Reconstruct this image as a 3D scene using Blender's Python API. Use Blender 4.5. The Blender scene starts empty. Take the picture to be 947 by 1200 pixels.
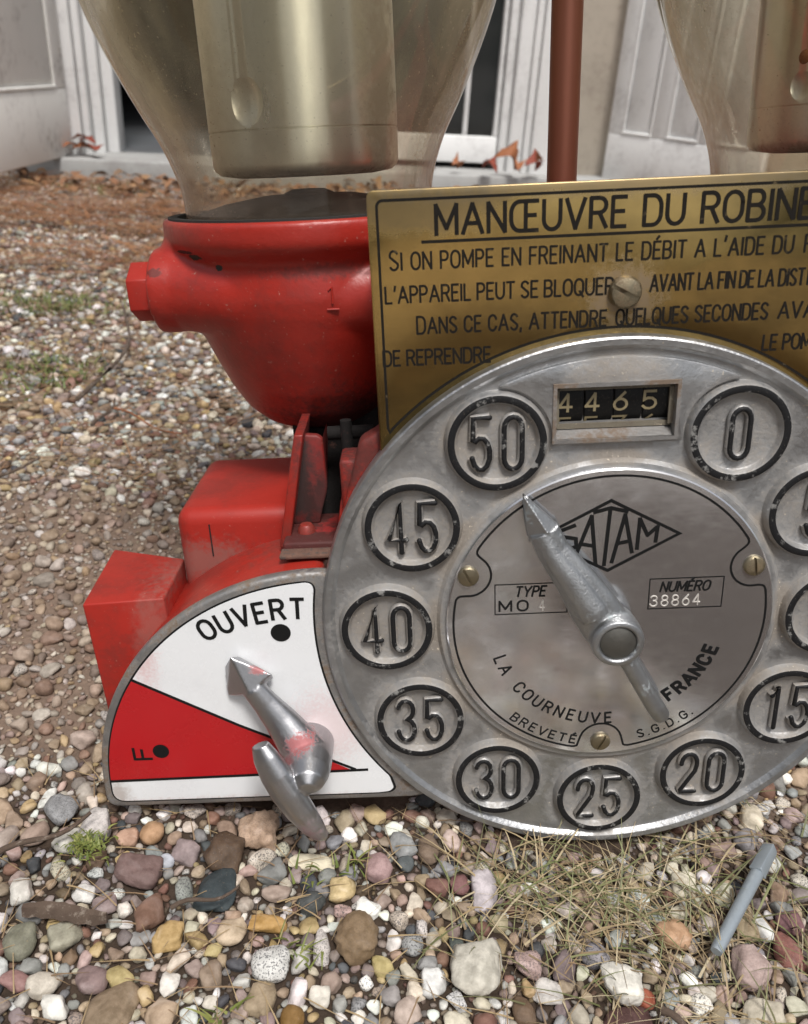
import bpy, bmesh, math, random
import numpy as np
from mathutils import Vector, Matrix

# ------------------------------------------------------------------ camera, sky, sun, exposure
scene = bpy.context.scene
COL = scene.collection
R = math.radians
PITCH, ROLL, CAM_H = 28.0, 3.5, 0.400378
cam_d = bpy.data.cameras.new('camera')
cam = bpy.data.objects.new('camera', cam_d); COL.objects.link(cam)
CAM_M = Matrix.Rotation(R(90-PITCH), 3, 'X') @ Matrix.Rotation(R(ROLL), 3, 'Z')
cam.matrix_world = Matrix.Translation((0, 0, CAM_H)) @ CAM_M.to_4x4()
cam_d.sensor_fit = 'VERTICAL'
cam_d.sensor_height = 24.0
cam_d.lens = 24.0*1000.0/1200.0
cam_d.clip_start = 0.01; cam_d.clip_end = 400.0
cam_d.dof.use_dof = True
cam_d.dof.focus_distance = 0.47
cam_d.dof.aperture_fstop = 20.0/2.4
scene.camera = cam

SUN_EL, SUN_AZ = 63.0, 165.0      # azimuth clockwise from +Y: the light comes from right behind the photographer
world = bpy.data.worlds.new('World'); scene.world = world
world.use_nodes = True
wn = world.node_tree
bg = wn.nodes['Background']
sky = wn.nodes.new('ShaderNodeTexSky')
sky.sky_type = 'NISHITA'; sky.sun_disc = False
sky.sun_elevation = R(SUN_EL); sky.sun_rotation = R(SUN_AZ)
sky.air_density = 1.0; sky.dust_density = 4.0; sky.ozone_density = 1.0
hs = wn.nodes.new('ShaderNodeHueSaturation'); hs.inputs['Saturation'].default_value = 0.4
wn.links.new(sky.outputs[0], hs.inputs['Color'])
wn.links.new(hs.outputs[0], bg.inputs['Color'])
bg.inputs['Strength'].default_value = 0.062
sun_d = bpy.data.lights.new('sun', 'SUN'); sun_d.energy = 1.5; sun_d.angle = R(13); sun_d.color = (1.0, 0.975, 0.94)
sun = bpy.data.objects.new('sun', sun_d); COL.objects.link(sun)
az = R(SUN_AZ)
sdir = Vector((math.sin(az)*math.cos(R(SUN_EL)), math.cos(az)*math.cos(R(SUN_EL)), math.sin(R(SUN_EL))))
sun.rotation_euler = sdir.to_track_quat('Z', 'Y').to_euler()
sun.location = (0, -2, 4)
scene.view_settings.view_transform = 'Standard'
scene.view_settings.look = 'None'
scene.view_settings.gamma = 1.0
scene.view_settings.exposure = 1.02
try: scene.view_settings.use_curve_mapping = False
except Exception: pass

rng = np.random.default_rng(7)
random.seed(7)

# ------------------------------------------------------------------ node helpers
class NT:
    def __init__(s, name):
        s.m = bpy.data.materials.new(name); s.m.use_nodes = True
        s.t = s.m.node_tree; s.b = s.t.nodes['Principled BSDF']; s.out = s.t.nodes['Material Output']
        s._co = None
    def n(s, ty, ins=None, **kw):
        nd = s.t.nodes.new('ShaderNode'+ty)
        for k, v in kw.items(): setattr(nd, k, v)
        for k, v in (ins or {}).items(): s.set(nd.inputs[k], v)
        return nd
    def set(s, sock, v):
        if isinstance(v, bpy.types.NodeSocket): s.t.links.new(v, sock)
        elif isinstance(v, (tuple, list)) and sock.type == 'RGBA' and len(v) == 3: sock.default_value = (*v, 1)
        else: sock.default_value = v
    def co(s):
        if s._co is None: s._co = s.n('TexCoord').outputs['Object']
        return s._co
    def map(s, scale=(1, 1, 1), rot=(0, 0, 0)):
        return s.n('Mapping', {'Vector': s.co(), 'Scale': scale, 'Rotation': rot}).outputs[0]
    def noise(s, scale, detail=4, rough=0.55, vec=None, dist=0.0):
        return s.n('TexNoise', {'Vector': vec or s.co(), 'Scale': scale, 'Detail': detail, 'Roughness': rough, 'Distortion': dist}).outputs['Fac']
    def voro(s, scale, vec=None, out='Distance', feature='F1'):
        return s.n('TexVoronoi', {'Vector': vec or s.co(), 'Scale': scale}, feature=feature).outputs[out]
    def math(s, op, a, b=0.0, c=0.0, clamp=False):
        nd = s.n('Math', operation=op, use_clamp=clamp)
        for i, v in enumerate((a, b, c)): s.set(nd.inputs[i], v)
        return nd.outputs[0]
    def ramp(s, f, lo, hi, a=0.0, b=1.0):
        nd = s.n('MapRange', {0: f, 1: lo, 2: hi, 3: a, 4: b}, interpolation_type='SMOOTHSTEP')
        return nd.outputs[0]
    def mix(s, f, a, b):
        nd = s.n('Mix', data_type='RGBA')
        s.set(nd.inputs[0], f); s.set(nd.inputs[6], a); s.set(nd.inputs[7], b)
        return nd.outputs[2]
    def bump(s, h, strength=0.3, dist=0.001):
        return s.n('Bump', {'Height': h, 'Strength': strength, 'Distance': dist}).outputs[0]
    def P(s, **kw):
        for k, v in kw.items(): s.set(s.b.inputs[k.replace('_', ' ')], v)
        return s.m

def m_alu_cast():
    t = NT('cast_aluminium')
    sx = t.n('SeparateXYZ', {0: t.n('VectorMath', {0: t.co(), 1: (0.0, -0.030, -0.148)}, operation='ADD').outputs[0]})
    x, z = sx.outputs[0], sx.outputs[2]
    r = t.math('SQRT', t.math('ADD', t.math('MULTIPLY', x, x), t.math('MULTIPLY', z, z)))
    a = t.math('PINGPONG', t.math('ARCTAN2', x, z), R(15))
    a = t.math('ARCTAN2', x, z)
    a = t.math('SUBTRACT', t.math('MODULO', t.math('ADD', a, R(375)), R(30)), R(15))
    dx = t.math('SUBTRACT', t.math('MULTIPLY', r, t.math('COSINE', a)), 0.115)
    dz = t.math('MULTIPLY', r, t.math('SINE', a))
    d = t.math('SQRT', t.math('ADD', t.math('MULTIPLY', dx, dx), t.math('MULTIPLY', dz, dz)))
    near = t.ramp(d, 0.035, 0.023)
    hub = t.ramp(t.math('ABSOLUTE', t.math('SUBTRACT', r, 0.089)), 0.007, 0.0)
    n1 = t.noise(55, 6, 0.65); n2 = t.noise(420, 3, 0.6); n3 = t.noise(17, 4)
    dust = t.math('ADD', t.math('MULTIPLY', near, 0.26), t.math('MULTIPLY', hub, 0.24))
    dust = t.math('ADD', dust, t.math('ADD', t.math('MULTIPLY', n1, 0.5), t.math('MULTIPLY', n3, 0.45)))
    dust = t.math('ADD', dust, t.math('MULTIPLY', n2, 0.35))
    dust = t.ramp(dust, 0.64, 1.12)
    base = t.mix(t.noise(90, 5), (0.27, 0.275, 0.28), (0.52, 0.525, 0.53))
    dirt = t.mix(n2, (0.14, 0.105, 0.075), (0.31, 0.275, 0.23))
    col = t.mix(t.math('MULTIPLY', dust, 0.85), base, dirt)
    scr = t.math('MULTIPLY', t.ramp(t.noise(650, 2, 0.5), 0.66, 0.74), t.ramp(n1, .4, .7))
    col = t.mix(scr, col, (0.75, 0.66, 0.52))
    return t.P(Base_Color=col, Metallic=t.math('MULTIPLY', t.math('SUBTRACT', 1.0, dust), 0.9),
               Roughness=t.math('ADD', t.math('MULTIPLY', dust, 0.35), t.math('MULTIPLY_ADD', n1, 0.25, 0.26)),
               Normal=t.bump(t.math('ADD', n1, t.math('MULTIPLY', n2, 0.9)), 0.42, 0.0007))

def add_spots(t, col, ro, spots):
    kk = 0.0
    for (c, rad, soft, sc, amt, cc) in spots:      # stains, painted shade and reflections: centre and radii in mm of the pump's frame
        q = t.n('VectorMath', {0: t.co(), 1: tuple((-c[k]+(0, 30, -148)[k])*.001 for k in range(3))}, operation='ADD').outputs[0]
        q = t.n('VectorMath', {0: q, 1: tuple(1000.0/r_ for r_ in rad)}, operation='MULTIPLY').outputs[0]
        dd = t.n('VectorMath', {0: q}, operation='LENGTH').outputs['Value']
        dd = t.math('ADD', dd, t.math('MULTIPLY_ADD', t.noise(sc, 5, 0.65), 2.2, -1.1))
        k = t.math('MULTIPLY', t.ramp(dd, 1.0+soft, 1.0-soft), amt)
        col = t.mix(k, col, cc); ro = t.math('MULTIPLY_ADD', k, 0.3, ro); kk = t.math('MAXIMUM', kk, k)
    return col, ro, kk

def m_metal(name, c1, c2, rough=0.3, rv=0.2, scale=60, met=1.0, bump=0.1, stretch=(1, 1, 1), dirt=None, dl=(0.6, 0.75), spots=(), con=0.0):
    t = NT(name)
    v = t.map(stretch)
    n = t.noise(scale, 6, 0.6, v); f = t.noise(scale*8, 3, 0.6, v)
    if con: n = t.ramp(n, .5-.5*(1-con), .5+.5*(1-con))
    col = t.mix(n, c1, c2)
    metv = met
    ro = t.math('MULTIPLY_ADD', f, rv, rough)
    if dirt:
        d = t.ramp(t.math('MULTIPLY_ADD', t.noise(scale*6, 3), 0.35, t.math('MULTIPLY', t.noise(scale*0.7, 5), 0.7)), *dl)
        col = t.mix(d, col, dirt)
        metv = t.math('MULTIPLY', t.math('SUBTRACT', 1.0, d), met)
        ro = t.math('MULTIPLY_ADD', d, 0.35, ro)
    if spots:
        col, ro, k = add_spots(t, col, ro, spots)
        metv = t.math('MULTIPLY', metv, t.math('SUBTRACT', 1.0, k))
    return t.P(Base_Color=col, Metallic=metv, Roughness=ro, Normal=t.bump(t.math('ADD', f, n), bump, 0.0005))

def m_paint(name, c, rough=0.4, var=0.25, chip=None, cl=(0.66, 0.69), grime=0.35, scale=40, bump=0.25, dust=0.0, spots=(), spec=0.5):
    t = NT(name); t.b.inputs['Specular IOR Level'].default_value = spec
    n = t.noise(scale, 6, 0.6); f = t.noise(scale*9, 3, 0.6); g = t.noise(scale*0.5, 5, 0.7)
    dark = tuple(k*(1-var) for k in c)
    col = t.mix(n, c, dark)
    gr = t.ramp(t.math('MULTIPLY_ADD', f, 0.3, g), 0.62, 0.85)
    col = t.mix(t.math('MULTIPLY', gr, grime), col, (0.07, 0.03, 0.025))
    ro = t.math('MULTIPLY_ADD', n, 0.2, rough)
    if dust:
        du = t.ramp(t.noise(scale*14, 2, 0.5), 0.66, 0.8)
        col = t.mix(t.math('MULTIPLY', du, dust), col, (0.5, 0.4, 0.32))
    if chip:
        ch = t.ramp(t.math('MULTIPLY_ADD', t.noise(scale*1.3, 5, 0.6), 0.8, t.math('MULTIPLY', f, 0.2)), *cl)
        col = t.mix(ch, col, chip)
        ro = t.math('MULTIPLY_ADD', ch, 0.2, ro)
    col, ro, _k = add_spots(t, col, ro, spots)
    return t.P(Base_Color=col, Roughness=ro, Normal=t.bump(t.math('MULTIPLY_ADD', f, 0.6, n), bump, 0.0006))

M = {}
M['alu'] = m_alu_cast()
M['rim'] = m_metal('rim_metal', (0.24, 0.23, 0.22), (0.42, 0.41, 0.40), 0.42, 0.25, 60, 0.85, 0.3, dirt=(0.17, 0.125, 0.09), dl=(0.47, 0.64))
M['disc'] = m_metal('brushed_aluminium', (0.56, 0.56, 0.57), (0.80, 0.80, 0.81), 0.05, 0.18, 15, 0.92, 0.03, (1, 1, 2.0), (0.36, 0.33, 0.29), (0.58, 0.95))
M['black'] = m_paint('worn_black_paint', (0.012, 0.012, 0.013), 0.45, 0.1, (0.22, 0.215, 0.205), (0.555, 0.65), 0.0, 120, 0.2, 0.3, spec=.25)
M['ink'] = m_paint('black_ink', (0.012, 0.012, 0.012), 0.4, 0.1, None, grime=0.0, scale=120, bump=0.05, spec=.12)
M['engraved'] = m_paint('black_engraving', (0.014, 0.012, 0.010), 0.5, 0.1, (0.12, 0.09, 0.05), (0.60, 0.72), 0.0, 200, 0.2, spec=.12)
M['brass'] = m_metal('tarnish_reflection_brass', (0.64, 0.43, 0.15), (0.20, 0.145, 0.06), 0.10, 0.16, 8, 1.0, 0.08, (0.7, 1, 1), (0.11, 0.08, 0.04), (0.60, 0.92), spots=(((0.8, 8, 166), (15, 20, 13), .5, 300, .7, (0.20, 0.15, 0.11)), ((-92, 8, 205), (34, 20, 9), .6, 120, .6, (0.07, 0.055, 0.035)), ((10, 8, 213), (110, 20, 4.5), .7, 200, .45, (0.16, 0.14, 0.11))), con=.6)  # tarnish whose dark and golden mottling also paints in reflections
M['screw'] = m_metal('dull_brass', (0.32, 0.27, 0.17), (0.22, 0.19, 0.14), 0.32, 0.2, 200, 0.95, 0.2, dirt=(0.16, 0.11, 0.06), dl=(0.52, 0.7))
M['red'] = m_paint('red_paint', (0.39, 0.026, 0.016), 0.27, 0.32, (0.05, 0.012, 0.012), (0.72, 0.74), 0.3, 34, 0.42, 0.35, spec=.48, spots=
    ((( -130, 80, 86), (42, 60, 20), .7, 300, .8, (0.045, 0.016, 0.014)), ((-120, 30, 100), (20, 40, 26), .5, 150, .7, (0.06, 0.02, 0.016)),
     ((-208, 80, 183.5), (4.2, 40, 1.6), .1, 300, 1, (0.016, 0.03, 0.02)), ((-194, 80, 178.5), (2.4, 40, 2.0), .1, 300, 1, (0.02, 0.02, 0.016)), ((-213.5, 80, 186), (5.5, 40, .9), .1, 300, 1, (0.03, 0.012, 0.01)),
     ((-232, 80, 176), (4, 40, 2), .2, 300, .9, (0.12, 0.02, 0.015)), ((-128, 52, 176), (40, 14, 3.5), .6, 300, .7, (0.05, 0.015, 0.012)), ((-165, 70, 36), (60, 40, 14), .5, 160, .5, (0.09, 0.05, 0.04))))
M['red_clean'] = m_paint('red_sheet_paint', (0.38, 0.025, 0.016), 0.38, 0.28, (0.42, 0.2, 0.2), (0.73, 0.75), 0.35, 40, 0.1, 0.2, spec=.3, spots=
    (((-222, 62, 14), (26, 30, 12), .6, 300, .6, (0.20, 0.12, 0.10)), ((-247, 28, -14), (9, 14, 26), .7, 200, .35, (0.25, 0.17, 0.14))))
M['white_enamel'] = m_paint('white_enamel', (0.80, 0.81, 0.82), 0.16, 0.02, (0.62, 0.40, 0.38), (0.72, 0.80), 0.05, 60, 0.03, spots=(((-150, 5, -62), (18, 10, 20), .7, 500, .28, (0.62, 0.2, 0.18)), ((-247, 5, -4), (7, 10, 26), .8, 500, .45, (0.6, 0.2, 0.18)), ((-148, 5, 16), (3, 10, 22), .6, 400, .7, (0.25, 0.18, 0.14)), ((-200, 5, -112), (90, 10, 3.5), .8, 400, .5, (0.40, 0.26, 0.2)), ((-275, 5, -104), (6, 10, 8), .8, 400, .6, (0.3, 0.22, 0.17))))
M['red_enamel'] = m_paint('red_enamel', (0.46, 0.012, 0.016), 0.16, 0.06, None, grime=0.05, scale=40, bump=0.02)
M['lever'] = m_metal('worn_lever_alloy', (0.50, 0.50, 0.51), (0.38, 0.38, 0.39), 0.28, 0.2, 50, 1.0, 0.15, dirt=(0.34, 0.06, 0.06), dl=(0.66, 0.72), spots=(((-164, -12, -57), (8, 12, 5.5), .25, 520, .75, (0.38, 0.045, 0.045)), ((-171, -22, -70), (5, 12, 9), .5, 520, .5, (0.32, 0.06, 0.06)), ((-183, -6, -17.5), (5, 6, 2.6), .3, 600, .7, (0.42, 0.07, 0.07)), ((-160, -32, -98), (6, 8, 12), .5, 260, .6, (0.30, 0.12, 0.13))))
M['needle'] = m_metal('corroded_zinc', (0.30, 0.305, 0.31), (0.46, 0.47, 0.475), 0.3, 0.25, 110, 0.95, 0.4, dirt=(0.33, 0.38, 0.39), dl=(0.58, 0.72))
M['copper'] = m_metal('painted_copper_tube', (0.30, 0.105, 0.06), (0.15, 0.06, 0.04), 0.32, 0.2, 24, 0.6, 0.1, (1, 1, 0.12), (0.10, 0.05, 0.04), (0.62, 0.85))
M['steel'] = m_metal('dull_steel_sleeve', (0.66, 0.66, 0.585), (0.86, 0.86, 0.80), 0.24, 0.12, 14, 0.95, 0.02, (1, 1, 0.15), (0.30, 0.26, 0.17), (0.60, 0.92), spots=(((-106, 92, 262), (9, 40, 60), .6, 120, .75, (0.20, 0.15, 0.10)), ((-151, 130, 218), (60, 60, 4.5), .5, 200, .9, (0.06, 0.045, 0.03)), ((-190, 92, 246), (14, 30, 40), .8, 120, .45, (0.26, 0.21, 0.13)), ((148, 130, 218), (60, 60, 7), .6, 200, .7, (0.09, 0.075, 0.06)), ((120, 84, 236), (34, 30, 26), .9, 400, .35, (0.36, 0.34, 0.30))))
_t = M['steel'].node_tree; _b = _t.nodes['Principled BSDF']; _g = _t.nodes.new('ShaderNodeTangent'); _g.direction_type = 'RADIAL'; _g.axis = 'Z'
_t.links.new(_g.outputs[0], _b.inputs['Tangent']); _b.inputs['Anisotropic'].default_value = 0.9; _b.inputs['Anisotropic Rotation'].default_value = 0.25
M['stamp'] = m_paint('highlight_stamping', (0.62, 0.58, 0.53), 0.5, 0.2, None, scale=300)  # pale colour stands in for the highlights on the stamped digits
M['rust'] = m_paint('rust', (0.20, 0.075, 0.02), 0.8, 0.4, None, scale=300)
M['dark'] = m_paint('soot_and_shade_dark', (0.016, 0.013, 0.012), 0.8, 0.5, (0.10, 0.05, 0.04), (0.6, 0.7), 0.0, 90, 0.8)  # near-black for soot, seams and the painted shade behind the bracket
M['rubber'] = m_paint('black_rubber', (0.02, 0.018, 0.016), 0.7, 0.3, None, grime=0, scale=90, dust=0.3)
M['soot'] = m_paint('sooty_red_paint', (0.10, 0.018, 0.015), 0.6, 0.5, (0.30, 0.02, 0.018), (0.52, 0.68), 0.4, 40, 0.4, 0.2)
M['gusset'] = m_paint('soot_shadow_gusset', (0.30, 0.016, 0.013), 0.45, 0.3, None, grime=.4, scale=40, dust=.2, spots=(((-165, 58, 62), (13, 30, 34), .5, 160, .95, (0.03, 0.022, 0.02)), ((-150, 60, 50), (9, 30, 16), .5, 160, .8, (0.05, 0.02, 0.018))))  # left patch paints the recess's black-grey shadow in along with soot
M['grit'] = m_paint('brown_grit', (0.20, 0.11, 0.08), 0.9, 0.5, (0.09, 0.07, 0.06), (0.5, 0.62), 0, 220, 1.0)
M['spindle'] = m_metal('dark_spindle', (0.10, 0.10, 0.09), (0.20, 0.19, 0.17), 0.4, 0.2, 90, 0.8, 0.3)
M['cream'] = m_paint('cream_digits', (0.40, 0.33, 0.19), 0.5, 0.2, None, grime=0.3, scale=200, bump=0.05)
M['drum'] = m_paint('black_drum', (0.012, 0.012, 0.012), 0.35, 0.2, None, grime=0, scale=200, dust=0.5, spec=.2)
M['ledge'] = m_paint('dusty_ledge', (0.20, 0.175, 0.13), 0.7, 0.3, (0.55, 0.47, 0.36), (0.6, 0.68), 0.2, 160, 0.6)

def m_glass():
    t = NT('dusty_glass')
    n = t.noise(11, 5, 0.6, t.map((1, 1, 0.35))); f = t.noise(260, 3, 0.7); st = t.noise(45, 3, 0.5, t.map((1, 1, 0.05)))
    sz = t.n('SeparateXYZ', {0: t.co()}).outputs[2]
    d = t.math('ADD', t.math('MULTIPLY', t.ramp(n, .3, .75), 0.26), t.math('MULTIPLY', f, 0.09))
    d = t.math('ADD', d, t.math('MULTIPLY', t.ramp(st, .35, .75), 0.14))  # vertical dust streaks also paint in the bright side reflections
    speck = t.ramp(t.noise(700, 1, 0.5), 0.68, 0.78)
    d = t.math('ADD', d, t.math('MULTIPLY', speck, 0.25), clamp=True)
    fc = t.n('LayerWeight', {'Blend': 0.5}).outputs['Facing']
    d = t.math('MULTIPLY', d, t.math('MULTIPLY_ADD', t.math('POWER', fc, 1.3), 3.6, 0.72), clamp=True)
    col = t.mix(n, (0.36, 0.31, 0.20), (0.62, 0.57, 0.43))
    col = t.mix(t.ramp(sz, 0.36, 0.43), t.mix(n, (0.34, 0.23, 0.165), (0.54, 0.42, 0.33)), col)
    tr = t.n('BsdfTransparent', {'Color': (0.92, 0.89, 0.80)})
    di = t.n('BsdfDiffuse', {'Color': col})
    tl = t.n('BsdfTranslucent', {'Color': col})
    dt = t.n('MixShader', {0: 0.5, 1: di.outputs[0], 2: tl.outputs[0]})
    mx = t.n('MixShader', {0: d, 1: tr.outputs[0], 2: dt.outputs[0]})
    gl = t.n('BsdfGlossy', {'Color': (1, 1, 1), 'Roughness': 0.05})
    bf = t.n('NewGeometry').outputs['Backfacing']
    fr = t.n('Fresnel', {'IOR': t.math('MULTIPLY_ADD', bf, -0.8333, 1.5)})
    m2 = t.n('MixShader', {0: fr.outputs[0], 1: mx.outputs[0], 2: gl.outputs[0]})
    t.t.links.new(m2.outputs[0], t.out.inputs['Surface'])
    return t.m
M['glass'] = m_glass()

def m_stone(name, individual):
    t = NT(name)
    if individual:
        oi = t.n('ObjectInfo'); col = oi.outputs['Color']; rnd = oi.outputs['Random']; sp = oi.outputs['Alpha']
    else:
        at = t.n('Attribute', attribute_name='Col'); col = at.outputs['Color']; sp = at.outputs['Alpha']
    col = t.n('HueSaturation', {'Color': col, 'Saturation': 1.02, 'Value': 1.06}).outputs[0]
    co = t.n('NewGeometry').outputs['Position']
    n = t.noise(170, 5, 0.6, co); f = t.noise(900, 3, 0.6, co); v = t.noise(60, 3, 0.5, co, 1.5)
    c = t.mix(t.ramp(n, 0.3, 0.7), col, t.n('HueSaturation', {'Color': col, 'Value': 0.62, 'Saturation': 1.1}).outputs[0])
    c = t.mix(t.ramp(v, 0.55, 0.75, 0, 0.45), c, t.n('HueSaturation', {'Color': col, 'Value': 1.25, 'Saturation': 0.7}).outputs[0])
    spk = t.ramp(t.noise(1100, 2, 0.5, co), 0.53, 0.60)
    c = t.mix(t.math('MULTIPLY', spk, t.math('MULTIPLY', sp, 0.75)), c, (0.06, 0.06, 0.065))
    c = t.mix(t.ramp(f, 0.6, 0.8, 0, 0.3), c, (0.42, 0.33, 0.25))
    return t.P(Base_Color=c, Roughness=t.math('MULTIPLY_ADD', n, 0.3, 0.5), Specular_IOR_Level=0.3, Normal=t.bump(t.math('MULTIPLY_ADD', f, 0.5, n), 0.5, 0.0012))
M['stone'] = m_stone('pebble_stone', True)
M['gravel'] = m_stone('gravel_stone', False)

def m_added_hedge():
    t = NT('added_hedge_leaves')
    return t.P(Base_Color=t.mix(t.noise(9, 5), (0.02, 0.035, 0.012), (0.07, 0.10, 0.03)), Roughness=0.7)
M['added_hedge'] = m_added_hedge()
def m_soil():
    t = NT('gravelly_soil')
    co = t.n('NewGeometry').outputs['Position']
    vn = t.n('TexVoronoi', {'Vector': co, 'Scale': 85.0}, feature='F1')
    n = t.noise(3, 5, 0.6, co); f = t.noise(220, 4, 0.65, co); g = t.noise(16, 4, 0.6, co)
    soil = t.mix(f, (0.085, 0.06, 0.045), (0.29, 0.21, 0.16))
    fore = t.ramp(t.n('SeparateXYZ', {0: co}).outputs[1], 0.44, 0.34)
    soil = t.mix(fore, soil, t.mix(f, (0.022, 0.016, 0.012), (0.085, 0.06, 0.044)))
    hsv = t.n('SeparateColor', {0: vn.outputs['Color']})
    peb = t.mix(hsv.outputs[0], (0.30, 0.285, 0.265), (0.66, 0.64, 0.60))
    peb = t.mix(t.math('MULTIPLY', hsv.outputs[1], 0.4), peb, (0.42, 0.31, 0.26))
    pd = t.n('VectorMath', {0: co, 1: (0.0, 1.1, 0.0)}, operation='DISTANCE').outputs['Value']
    cover = t.ramp(pd, 1.35, 2.0, -0.45, 0.42)
    k = t.math('MULTIPLY', t.ramp(vn.outputs['Distance'], 0.72, 0.40), t.ramp(t.math('ADD', cover, t.math('MULTIPLY_ADD', hsv.outputs[2], 0.4, g)), 0.55, 0.75))
    c = t.mix(k, soil, peb)
    h = t.math('MULTIPLY_ADD', k, t.math('SUBTRACT', 1.0, vn.outputs['Distance']), t.math('MULTIPLY', f, 0.4))
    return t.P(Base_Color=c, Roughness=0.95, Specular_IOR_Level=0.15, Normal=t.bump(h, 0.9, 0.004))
M['soil'] = m_soil()
M['wood_white'] = m_paint('weathered_white_paint', (0.80, 0.785, 0.75), 0.55, 0.14, (0.36, 0.31, 0.25), (0.60, 0.72), 0.5, 6, 0.15)
M['wood_bright'] = m_paint('bright_white_paint', (0.84, 0.84, 0.83), 0.45, 0.08, (0.5, 0.46, 0.40), (0.63, 0.74), 0.25, 7, 0.1)
M['stucco'] = m_paint('beige_stucco', (0.52, 0.46, 0.38), 0.9, 0.25, (0.30, 0.24, 0.18), (0.55, 0.72), 0.25, 5, 0.6)
M['stepstone'] = m_paint('grey_step_stone', (0.42, 0.42, 0.41), 0.85, 0.25, (0.25, 0.2, 0.17), (0.6, 0.75), 0.2, 9, 0.5)
M['inside'] = m_paint('dark_room', (0.035, 0.03, 0.028), 0.8, 0.3, None, grime=0.2, scale=4)
M['floorboards'] = m_paint('slate_floor', (0.13, 0.14, 0.15), 0.5, 0.2, None, grime=0.2, scale=6)
def m_pane():
    t = NT('window_glass')
    return t.P(Base_Color=(0.02, 0.022, 0.022), Roughness=0.06, Metallic=0.0)
M['pane'] = m_pane()
def m_leaf(name, a, b, tr=0.0):
    t = NT(name)
    at = t.n('Attribute', attribute_name='Col')
    co = t.n('NewGeometry').outputs['Position']
    c = t.mix(t.noise(60, 4, 0.6, co), a, b)
    c = t.mix(0.65, c, at.outputs['Color'])
    return t.P(Base_Color=c, Roughness=0.6)
M['straw'] = m_leaf('dry_blades', (0.36, 0.27, 0.14), (0.20, 0.15, 0.08))
M['leaf_red'] = m_paint('dead_leaf', (0.36, 0.13, 0.05), 0.6, 0.5, (0.16, 0.06, 0.03), (0.5, 0.65), 0.2, 25, 0.3)
M['leaf_dark'] = m_paint('wet_dead_leaf', (0.27, 0.055, 0.03), 0.6, 0.4, (0.12, 0.04, 0.03), (0.5, 0.65), 0.2, 25, 0.3)
M['bark'] = m_paint('bark', (0.115, 0.08, 0.058), 0.9, 0.5, (0.22, 0.18, 0.145), (0.52, 0.66), 0.2, 120, 0.9)
M['moss'] = m_leaf('moss_green', (0.12, 0.16, 0.03), (0.20, 0.24, 0.05))
M['rod'] = m_metal('grey_zinc_rod', (0.27, 0.31, 0.34), (0.36, 0.40, 0.43), 0.42, 0.2, 90, 0.55, 0.15, dirt=(0.22, 0.19, 0.15), dl=(0.62, 0.8))

# ------------------------------------------------------------------ object helpers
def tag(o, label=None, cat=None, group=None, kind=None):
    if label: o['label'] = label
    if cat: o['category'] = cat
    if group: o['group'] = group
    if kind: o['kind'] = kind
    return o
def empty(name, mat, label, cat, group=None):
    o = bpy.data.objects.new(name, None); COL.objects.link(o); o.matrix_world = mat
    o.empty_display_size = 0.05
    return tag(o, label, cat, group)
def link_mesh(name, me, mats, parent=None, smooth=None):
    for m in mats:
        me.materials.append(M[m])
    o = bpy.data.objects.new(name, me); COL.objects.link(o)
    if parent is not None: o.parent = parent
    if smooth is not None:
        me.shade_smooth()
        if smooth < 179:
            try: me.set_sharp_from_angle(angle=R(smooth))
            except Exception: pass
    return o
def mesh_from(verts, faces, name='mesh', mi=None):
    me = bpy.data.meshes.new(name); me.from_pydata([tuple(v) for v in verts], [], faces)
    if mi is not None: me.polygons.foreach_set('material_index', mi)
    me.update(); return me

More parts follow.
